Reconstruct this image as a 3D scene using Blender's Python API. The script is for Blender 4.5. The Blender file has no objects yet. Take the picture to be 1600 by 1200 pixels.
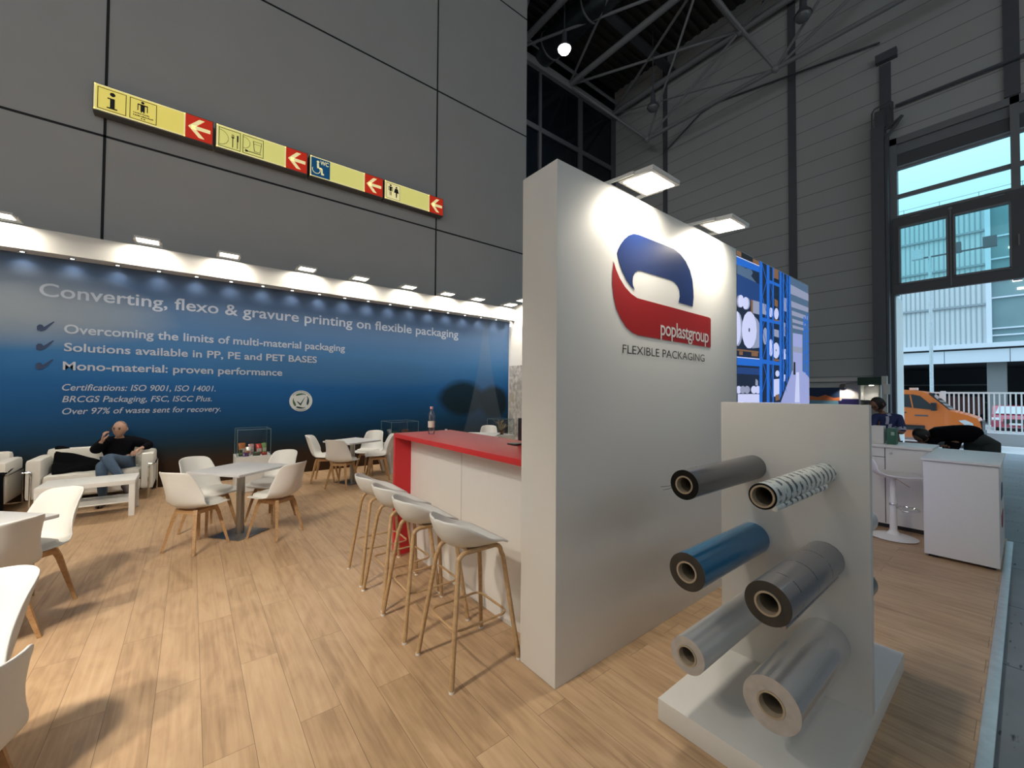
import bpy, bmesh, math, random
from mathutils import Vector, Matrix, Quaternion
random.seed(7)
SC = bpy.context.scene
COL = SC.collection
PI = math.pi

# ------------------------------------------------------------------ camera
FPX, YAW, PITCH, ROLL, EYE = 635.2, math.radians(51.7), math.radians(1.2), math.radians(.386), 1.58
def look_axes():
    fw0 = Vector((math.cos(YAW), math.sin(YAW), 0)); rt = Vector((math.sin(YAW), -math.cos(YAW), 0)); up = Vector((0, 0, 1))
    fw = fw0*math.cos(PITCH)+up*math.sin(PITCH); up2 = up*math.cos(PITCH)-fw0*math.sin(PITCH)
    return rt*math.cos(ROLL)+up2*math.sin(ROLL), up2*math.cos(ROLL)-rt*math.sin(ROLL), -fw
cam_data = bpy.data.cameras.new('camera')
cam_data.sensor_width = 36.0
cam_data.lens = FPX/1600*36
cam_data.clip_start = .05; cam_data.clip_end = 400
cam = bpy.data.objects.new('camera', cam_data); COL.objects.link(cam)
ax = look_axes()
cam.matrix_world = Matrix(((ax[0].x, ax[1].x, ax[2].x, 0), (ax[0].y, ax[1].y, ax[2].y, 0), (ax[0].z, ax[1].z, ax[2].z, EYE), (0, 0, 0, 1)))
SC.camera = cam

# ------------------------------------------------------------------ exposure and sky
SC.view_settings.view_transform = 'Standard'
SC.view_settings.look = 'None'
SC.view_settings.gamma = 1
SC.view_settings.use_curve_mapping = False
SC.view_settings.exposure = 0.0
SC.cycles.use_denoising = True
SC.cycles.max_bounces = 8
SC.cycles.diffuse_bounces = 5
SC.cycles.transparent_max_bounces = 12
SC.cycles.sample_clamp_indirect = 4.0
SC.cycles.caustics_reflective = False
SC.cycles.caustics_refractive = False
W = bpy.data.worlds.new('overcast_sky'); SC.world = W; W.use_nodes = True
wn = W.node_tree.nodes; wl = W.node_tree.links
bgn = wn['Background']
wtc = wn.new('ShaderNodeTexCoord'); wsx = wn.new('ShaderNodeSeparateXYZ'); wl.new(wtc.outputs['Generated'], wsx.inputs[0])
wr = wn.new('ShaderNodeValToRGB'); wl.new(wsx.outputs['Z'], wr.inputs[0])
wr.color_ramp.elements[0].position = 0.0; wr.color_ramp.elements[0].color = (.32, .56, .63, 1)
wr.color_ramp.elements[1].position = 1.0; wr.color_ramp.elements[1].color = (1.35, 1.75, 2.15, 1)
e = wr.color_ramp.elements.new(.30); e.color = (.36, .62, .70, 1)
wl.new(wr.outputs[0], bgn.inputs['Color']); bgn.inputs['Strength'].default_value = 1.75

FLOOD_W = 16.0      # each stand flood lamp
NEAR_W = 80.0       # each fill flood lamp added on the unseen bar
LEFT_W = 10.0       # each flood lamp over the left stand edge
DOWN_W = 3.6        # each little downlight in the soffit
HALL_W = 200.0      # each hall lamp added out of view
def area(name, loc, sx, sy, watts, col, parent=None, rot=(0, 0, 0), spread=150):
    d = bpy.data.lights.new(name, 'AREA'); d.shape = 'RECTANGLE'; d.size = sx; d.size_y = sy; d.energy = watts; d.color = col
    d.spread = math.radians(spread)
    o = bpy.data.objects.new(name, d); COL.objects.link(o); o.location = loc; o.rotation_euler = rot
    if parent: o.parent = parent
    return o
def spot(name, loc, watts, col, parent=None, angle=100, blend=.8, r=.02, rot=(0, 0, 0)):
    d = bpy.data.lights.new(name, 'SPOT'); d.energy = watts; d.color = col; d.spot_size = math.radians(angle); d.spot_blend = blend; d.shadow_soft_size = r
    o = bpy.data.objects.new(name, d); COL.objects.link(o); o.location = loc; o.rotation_euler = rot
    if parent: o.parent = parent
    return o
WARM = (1, .90, .75)

# ------------------------------------------------------------------ materials
def lin(r, g, b):
    f = lambda c: (c/255/12.92) if c/255 <= .04045 else ((c/255+.055)/1.055)**2.4
    return (f(r), f(g), f(b))
MATS = {}
def mat(name, col, rough=.5, metal=0.0, emit=None, es=0.0, spec=.5, var=0.0, vscale=20, bump=0.0, coat=0.0, alpha=1.0, aniso=0.0):
    """principled material with a little procedural tone variation"""
    m = bpy.data.materials.new(name); m.use_nodes = True; n = m.node_tree.nodes; l = m.node_tree.links; p = n['Principled BSDF']
    p.inputs['Base Color'].default_value = (*col, 1); p.inputs['Roughness'].default_value = rough; p.inputs['Metallic'].default_value = metal
    p.inputs['Specular IOR Level'].default_value = spec
    if coat: p.inputs['Coat Weight'].default_value = coat
    if aniso: p.inputs['Anisotropic'].default_value = aniso
    if emit: p.inputs['Emission Color'].default_value = (*emit, 1); p.inputs['Emission Strength'].default_value = es
    if alpha < 1: p.inputs['Alpha'].default_value = alpha
    if var or bump:
        tc = n.new('ShaderNodeTexCoord'); nz = n.new('ShaderNodeTexNoise'); nz.inputs['Scale'].default_value = vscale; nz.inputs['Detail'].default_value = 4
        l.new(tc.outputs['Object'], nz.inputs['Vector'])
        if var:
            mx = n.new('ShaderNodeMix'); mx.data_type = 'RGBA'
            mx.inputs[6].default_value = (*[c*(1-var) for c in col], 1); mx.inputs[7].default_value = (*[min(1, c*(1+var)) for c in col], 1)
            l.new(nz.outputs[0], mx.inputs[0]); l.new(mx.outputs[2], p.inputs['Base Color'])
        if bump:
            b = n.new('ShaderNodeBump'); b.inputs['Strength'].default_value = bump; b.inputs['Distance'].default_value = .01
            l.new(nz.outputs[0], b.inputs['Height']); l.new(b.outputs[0], p.inputs['Normal'])
    MATS[name] = m
    return m
def emission(name, col, s):
    m = bpy.data.materials.new(name); m.use_nodes = True; n = m.node_tree.nodes; n.clear()
    e = n.new('ShaderNodeEmission'); e.inputs[0].default_value = (*col, 1); e.inputs[1].default_value = s
    o = n.new('ShaderNodeOutputMaterial'); m.node_tree.links.new(e.outputs[0], o.inputs[0])
    return m
def clear(name, tint, gl=.08, rough=.02):
    """thin clear sheet: tinted transmission with a weak reflection"""
    m = bpy.data.materials.new(name); m.use_nodes = True; n = m.node_tree.nodes; l = m.node_tree.links; n.clear()
    t = n.new('ShaderNodeBsdfTransparent'); t.inputs[0].default_value = (*tint, 1)
    g = n.new('ShaderNodeBsdfGlossy'); g.inputs['Roughness'].default_value = rough; g.inputs[0].default_value = (1, 1, 1, 1)
    fr = n.new('ShaderNodeFresnel'); fr.inputs[0].default_value = 1.45
    mu = n.new('ShaderNodeMath'); mu.operation = 'MULTIPLY'; mu.inputs[1].default_value = gl*10
    l.new(fr.outputs[0], mu.inputs[0])
    mi = n.new('ShaderNodeMixShader'); l.new(mu.outputs[0], mi.inputs[0]); l.new(t.outputs[0], mi.inputs[1]); l.new(g.outputs[0], mi.inputs[2])
    o = n.new('ShaderNodeOutputMaterial'); l.new(mi.outputs[0], o.inputs[0])
    return m
def wood(name, c1, c2, c3, rough=.45, planks=False, sc=(46, 1.8, 46)):
    m = bpy.data.materials.new(name); m.use_nodes = True; n = m.node_tree.nodes; l = m.node_tree.links; p = n['Principled BSDF']
    p.inputs['Roughness'].default_value = rough; p.inputs['Specular IOR Level'].default_value = .4
    tc = n.new('ShaderNodeTexCoord'); mp = n.new('ShaderNodeMapping'); mp.inputs['Scale'].default_value = sc
    nz = n.new('ShaderNodeTexNoise'); nz.inputs['Scale'].default_value = 1; nz.inputs['Detail'].default_value = 6; nz.inputs['Distortion'].default_value = .5
    r = n.new('ShaderNodeValToRGB'); el = r.color_ramp.elements
    el[0].position = .24; el[0].color = (*c1, 1); el[1].position = .74; el[1].color = (*c3, 1); k = el.new(.5); k.color = (*c2, 1)
    if not planks:
        l.new(tc.outputs['Object'], mp.inputs[0]); l.new(mp.outputs[0], nz.inputs['Vector']); l.new(nz.outputs[0], r.inputs[0]); l.new(r.outputs[0], p.inputs['Base Color'])
        return m
    sx = n.new('ShaderNodeSeparateXYZ'); l.new(tc.outputs['Object'], sx.inputs[0])
    ay = n.new('ShaderNodeMath'); ay.operation = 'ADD'; ay.inputs[1].default_value = 20*1.33-2.83; l.new(sx.outputs['Y'], ay.inputs[0])
    axx = n.new('ShaderNodeMath'); axx.operation = 'ADD'; axx.inputs[1].default_value = .4857+.185*41; l.new(sx.outputs['X'], axx.inputs[0])
    cb = n.new('ShaderNodeCombineXYZ'); l.new(ay.outputs[0], cb.inputs[0]); l.new(axx.outputs[0], cb.inputs[1])
    br = n.new('ShaderNodeTexBrick'); br.offset = .5; br.offset_frequency = 2
    for k, v in (('Scale', 1), ('Mortar Size', .0011), ('Mortar Smooth', .3), ('Brick Width', 1.33), ('Row Height', .185), ('Bias', 0)): br.inputs[k].default_value = v
    br.inputs['Color1'].default_value = (0, 0, 0, 1); br.inputs['Color2'].default_value = (1, 1, 1, 1); br.inputs['Mortar'].default_value = (.5, .5, .5, 1)
    l.new(cb.outputs[0], br.inputs['Vector'])
    # every plank shifts the grain so that the figure breaks at the joints
    ms = n.new('ShaderNodeMix'); ms.data_type = 'VECTOR'; sh = n.new('ShaderNodeVectorMath'); sh.operation = 'SCALE'; sh.inputs[3].default_value = 9.0
    l.new(br.outputs['Color'], sh.inputs[0]); va = n.new('ShaderNodeVectorMath'); va.operation = 'ADD'
    l.new(tc.outputs['Object'], va.inputs[0]); l.new(sh.outputs[0], va.inputs[1])
    l.new(va.outputs[0], mp.inputs[0]); l.new(mp.outputs[0], nz.inputs['Vector'])
    big = n.new('ShaderNodeTexNoise'); big.inputs['Scale'].default_value = 1; big.inputs['Detail'].default_value = 5; big.inputs['Distortion'].default_value = 1.6
    mp2 = n.new('ShaderNodeMapping'); mp2.inputs['Scale'].default_value = (7, 2.2, 5); l.new(va.outputs[0], mp2.inputs[0]); l.new(mp2.outputs[0], big.inputs['Vector'])
    a1 = n.new('ShaderNodeMath'); a1.operation = 'MULTIPLY_ADD'; a1.inputs[1].default_value = .5; l.new(nz.outputs[0], a1.inputs[0])
    a2 = n.new('ShaderNodeMath'); a2.operation = 'MULTIPLY'; a2.inputs[1].default_value = .5; l.new(big.outputs[0], a2.inputs[0]); l.new(a2.outputs[0], a1.inputs[2])
    a3 = n.new('ShaderNodeMath'); a3.operation = 'MULTIPLY_ADD'; a3.inputs[1].default_value = .14; l.new(br.outputs['Color'], a3.inputs[0]); l.new(a1.outputs[0], a3.inputs[2])
    a4 = n.new('ShaderNodeMath'); a4.operation = 'SUBTRACT'; a4.inputs[1].default_value = .07; l.new(a3.outputs[0], a4.inputs[0]); l.new(a4.outputs[0], r.inputs[0])
    mx = n.new('ShaderNodeMix'); mx.data_type = 'RGBA'; l.new(br.outputs['Fac'], mx.inputs[0]); l.new(r.outputs[0], mx.inputs[6]); mx.inputs[7].default_value = (*[c*.38 for c in c1], 1)
    l.new(mx.outputs[2], p.inputs['Base Color'])
    return m

m_oak = wood('oak_laminate', (.27, .165, .09), (.45, .30, .175), (.55, .385, .235), rough=.40, planks=True)
m_leg = wood('beech_wood', (.30, .165, .07), (.40, .235, .11), (.47, .29, .145), rough=.5)
m_stoolwood = wood('lacquered_oak', (.36, .225, .11), (.43, .28, .145), (.50, .335, .18), rough=.45)
m_white = mat('white_paint', (.74, .73, .70), .55, var=.02, vscale=6)
m_whitelam = mat('white_laminate', (.78, .78, .76), .35, var=.015, vscale=30)
m_shell = mat('white_plastic', (.78, .77, .74), .38, var=.01, vscale=10)
m_cush = mat('white_leatherette', (.76, .75, .71), .5, bump=.15, vscale=60)
m_leather = mat('sofa_leatherette', (.70, .68, .63), .45, bump=.25, vscale=45)
m_stool = mat('pale_grey_plastic', (.62, .63, .62), .55, var=.03, vscale=40)
m_red = mat('red_laminate', (.56, .030, .036), .45, var=.03, vscale=30, spec=.3)
m_steel = mat('brushed_steel', (.34, .33, .31), .30, 1.0, var=.06, vscale=90)
m_chrome = mat('chrome', (.75, .75, .75), .12, 1.0)
m_black = mat('black_plastic', (.015, .015, .017), .4)
m_rubber = mat('black_rubber', (.02, .02, .02), .8)
m_hall = mat('grey_cladding', (.47, .46, .445), .75, var=.05, vscale=1.3)
m_seam = mat('dark_joint', (.02, .02, .022), .9)
m_dark = mat('charcoal_steel', (.10, .105, .12), .55, var=.1, vscale=3)
m_truss = mat('grey_painted_steel', (.27, .27, .28), .6)
m_alu = mat('scuffed_aluminium', (.62, .66, .68), .42, .7, var=.25, vscale=14, bump=.2)
m_glow = emission('lamp_glow', (1, .93, .78), 9.0)
m_glow2 = emission('downlight_glow', (1, .97, .90), 14.0)
m_glass = clear('clear_acrylic', (.95, .97, .97), .03)
m_printwhite = mat('white_print', (.40, .46, .56), .6)
m_navyprint = mat('navy_print', (.012, .035, .10), .6)
m_blackprint = mat('black_print', (.012, .012, .014), .6)

# ------------------------------------------------------------------ mesh helpers
class MB:
    """collects shapes and links them as ONE mesh object"""
    def __init__(s): s.v = []; s.f = []; s.mi = []
    def add(s, v, f, m=0):
        o = len(s.v); s.v += [tuple(p) for p in v]; s.f += [tuple(i+o for i in q) for q in f]; s.mi += [m]*len(f); return s
    def box(s, x0, x1, y0, y1, z0, z1, m=0, b=0.0):
        if b <= 0:
            v = [(x, y, z) for z in (z0, z1) for y in (y0, y1) for x in (x0, x1)]
            return s.add(v, [(0, 2, 3, 1), (4, 5, 7, 6), (0, 1, 5, 4), (2, 6, 7, 3), (0, 4, 6, 2), (1, 3, 7, 5)], m)
        bm = bmesh.new(); bmesh.ops.create_cube(bm, size=1)
        for q in bm.verts: q.co = ((x0+x1)/2+q.co.x*(x1-x0), (y0+y1)/2+q.co.y*(y1-y0), (z0+z1)/2+q.co.z*(z1-z0))
        bmesh.ops.bevel(bm, geom=bm.edges[:], offset=b, segments=2, affect='EDGES', profile=.6)
        bm.verts.index_update()
        s.add([q.co[:] for q in bm.verts], [[q.index for q in f.verts] for f in bm.faces], m); bm.free(); return s
    def obox(s, c, ax_, ay_, az_, m=0):
        """box from a centre and three half-axis vectors"""
        c = Vector(c); a, b, d = Vector(ax_), Vector(ay_), Vector(az_)
        v = [c+a*i+b*j+d*k for k in (-1, 1) for j in (-1, 1) for i in (-1, 1)]
        return s.add(v, [(0, 2, 3, 1), (4, 5, 7, 6), (0, 1, 5, 4), (2, 6, 7, 3), (0, 4, 6, 2), (1, 3, 7, 5)], m)
    def tube(s, pts, r, n=10, m=0, caps=True, flat=1.0):
        """swept round bar through pts; r is a number or one radius per point"""
        pts = [Vector(p) for p in pts]; k = len(pts); rr = r if isinstance(r, (list, tuple)) else [r]*k
        tang = [((pts[min(i+1, k-1)]-pts[max(i-1, 0)]).normalized()) for i in range(k)]
        ref = Vector((0, 0, 1)) if abs(tang[0].z) < .9 else Vector((1, 0, 0))
        u = (ref-tang[0]*ref.dot(tang[0])).normalized(); v = []; f = []
        for i in range(k):
            if i: u = (u-tang[i]*u.dot(tang[i])).normalized()
            w = tang[i].cross(u)
            for j in range(n):
                a = 2*PI*j/n; v.append(pts[i]+(u*math.cos(a)+w*math.sin(a)*flat)*rr[i])
        for i in range(k-1):
            for j in range(n): f.append((i*n+j, i*n+(j+1) % n, (i+1)*n+(j+1) % n, (i+1)*n+j))
        if caps: f.append(tuple(range(n-1, -1, -1))); f.append(tuple((k-1)*n+j for j in range(n)))
        return s.add(v, f, m)
    def lathe(s, prof, n=32, m=0, c=(0, 0, 0), axis='z'):
        v = []; f = []; k = len(prof)
        for r, h in prof:
            for j in range(n):
                a = 2*PI*j/n; x, y = r*math.cos(a), r*math.sin(a)
                v.append((c[0]+x, c[1]+y, c[2]+h) if axis == 'z' else (c[0]+h, c[1]+x, c[2]+y) if axis == 'x' else (c[0]+x, c[1]+h, c[2]+y))
        for i in range(k-1):
            for j in range(n):
                q = (i*n+j, i*n+(j+1) % n, (i+1)*n+(j+1) % n, (i+1)*n+j); f.append(q if axis != 'y' else q[::-1])
        return s.add(v, f, m)
    def ball(s, c, r, n=14, m=0):
        rx, ry, rz = r if isinstance(r, (list, tuple)) else (r, r, r); v = []; f = []; h = n//2
        for i in range(h+1):
            t = PI*i/h
            for j in range(n): v.append((c[0]+rx*math.sin(t)*math.cos(2*PI*j/n), c[1]+ry*math.sin(t)*math.sin(2*PI*j/n), c[2]-rz*math.cos(t)))
        for i in range(h):
            for j in range(n): f.append((i*n+j, i*n+(j+1) % n, (i+1)*n+(j+1) % n, (i+1)*n+j))
        return s.add(v, f, m)
    def xz(s, pts, y, m=0, d=.002):
        """flat print on a wall facing -y, from (x, z) points"""
        a = sum(pts[i][0]*pts[(i+1) % len(pts)][1]-pts[(i+1) % len(pts)][0]*pts[i][1] for i in range(len(pts)))
        if a < 0: pts = pts[::-1]
        k = len(pts); v = [(x, y, z) for x, z in pts]+[(x, y+d, z) for x, z in pts]
        f = [tuple(range(k))]+[(i, i+k, (i+1) % k+k, (i+1) % k) for i in range(k)]
        return s.add(v, f, m)
    def prism(s, pts, axis, a0, a1, m=0):
        """extrude a 2D outline: axis 'x' takes (y, z), 'y' takes (x, z), 'z' takes (x, y)"""
        k = len(pts); P = lambda q, h: (h, q[0], q[1]) if axis == 'x' else (q[0], h, q[1]) if axis == 'y' else (q[0], q[1], h)
        v = [P(q, a0) for q in pts]+[P(q, a1) for q in pts]
        f = [tuple(range(k-1, -1, -1)), tuple(range(k, 2*k))]+[(i, (i+1) % k, (i+1) % k+k, i+k) for i in range(k)]
        return s.add(v, f, m)
    def grid(s, fn, nu, nv, m=0):
        v = [fn(i/nu, j/nv) for j in range(nv+1) for i in range(nu+1)]
        f = [(j*(nu+1)+i, j*(nu+1)+i+1, (j+1)*(nu+1)+i+1, (j+1)*(nu+1)+i) for j in range(nv) for i in range(nu)]
        return s.add(v, f, m)
    def build(s, name, mats, parent=None, world=False, smooth=True, ang=35):
        me = bpy.data.meshes.new(name); v = s.v
        if world and parent is not None:
            p = parent.matrix_basis.inverted(); v = [tuple(p @ Vector(q)) for q in v]
        me.from_pydata(v, [], s.f); me.validate()
        for mm in (mats if isinstance(mats, (list, tuple)) else [mats]): me.materials.append(mm)
        if len(me.polygons) == len(s.mi): me.polygons.foreach_set('material_index', s.mi)
        bm = bmesh.new(); bm.from_mesh(me); bmesh.ops.recalc_face_normals(bm, faces=bm.faces[:]); bm.to_mesh(me); bm.free()
        if smooth:
            me.shade_smooth(); me.set_sharp_from_angle(angle=math.radians(ang))
        me.update()
        o = bpy.data.objects.new(name, me); COL.objects.link(o)
        if parent is not None: o.parent = parent
        return o
def baked(o):
    """replace an object's mesh by its modified one"""
    dg = bpy.context.evaluated_depsgraph_get(); dg.update()
    me = bpy.data.meshes.new_from_object(o.evaluated_get(dg)); o.modifiers.clear(); o.data = me; return o
def thing(name, label, cat, loc=(0, 0, 0), rz=0.0, group=None):
    o = bpy.data.objects.new(name, None); COL.objects.link(o); o.location = loc; o.rotation_euler = (0, 0, rz); o.empty_display_size = .1
    o.matrix_basis = Matrix.Translation(loc) @ Matrix.Rotation(rz, 4, 'Z')
    return tag(o, label, cat, group)
def tag(o, label, cat, group=None, kind=None):
    o['label'] = label; o['category'] = cat
    if group: o['group'] = group
    if kind: o['kind'] = kind
    return o
def structure(o, label=None):
    o['kind'] = 'structure'
    if label: o['label'] = label
    return o
def sempty(name, label=None, loc=(0, 0, 0)):
    o = bpy.data.objects.new(name, None); COL.objects.link(o); o.location = loc; o.matrix_basis = Matrix.Translation(loc); return structure(o, label)
def dup(root, loc, rz, label, group=None):
    r = root.copy(); COL.objects.link(r); r.matrix_basis = Matrix.Translation(loc) @ Matrix.Rotation(rz, 4, 'Z'); r['label'] = label
    if group: r['group'] = group
    for ch in list(root.children):
        c = ch.copy(); COL.objects.link(c); c.parent = r
        for g in list(ch.children):
            d = g.copy(); COL.objects.link(d); d.parent = c
    return r
def letters(body, x0, x1, zb, cap, y, bold=0.0, shear=0.0, space=1.0, m=0, mb=None, ref='H'):
    """flat lettering on a wall facing -y: baseline zb, capital height cap, stretched to x0..x1"""
    def raw(t):
        c = bpy.data.curves.new('lettering', 'FONT'); c.body = t; c.offset = bold; c.shear = shear; c.space_character = space; c.resolution_u = 4
        o = bpy.data.objects.new('lettering', c); COL.objects.link(o); bpy.context.view_layer.update()
        me = bpy.data.meshes.new_from_object(o.evaluated_get(bpy.context.evaluated_depsgraph_get()))
        v = [tuple(q.co) for q in me.vertices]; f = [tuple(q.vertices) for q in me.polygons]
        bpy.data.objects.remove(o); bpy.data.curves.remove(c); bpy.data.meshes.remove(me); return v, f
    v, f = raw(body); h = max(q[1] for q in raw(ref)[0])
    a, b = min(q[0] for q in v), max(q[0] for q in v)
    mb = mb or MB()
    return mb.add([(x0+(q[0]-a)/(b-a)*(x1-x0), y, zb+q[1]/h*cap) for q in v], f, m)
BLUE=[(2.069,2.452),(2.081,2.481),(2.106,2.518),(2.143,2.558),(2.188,2.593),(2.241,2.618),(2.295,2.625),(2.364,2.626),(2.73,2.628),(2.814,2.61),(2.893,2.572),(2.955,2.514),(2.991,2.446),(3.005,2.373),(3.009,2.317),(2.996,2.246),(2.793,2.248),(2.81,2.296),(2.805,2.336),(2.78,2.368),(2.738,2.388),(2.681,2.395),(2.322,2.391),(2.288,2.385),(2.254,2.365),(2.234,2.336),(2.231,2.303),(2.234,2.28),(2.252,2.255),(2.221,2.266),(2.169,2.3),(2.125,2.347),(2.094,2.395)]
RED=[(2.036,2.39),(2.057,2.349),(2.094,2.302),(2.15,2.254),(2.215,2.221),(2.281,2.203),(3.25,2.192),(3.271,2.187),(3.277,2.178),(3.275,1.965),(3.269,1.955),(3.249,1.953),(2.295,1.96),(2.228,1.972),(2.163,2.001),(2.107,2.049),(2.063,2.105),(2.037,2.17),(2.023,2.244),(2.024,2.32)]
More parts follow.
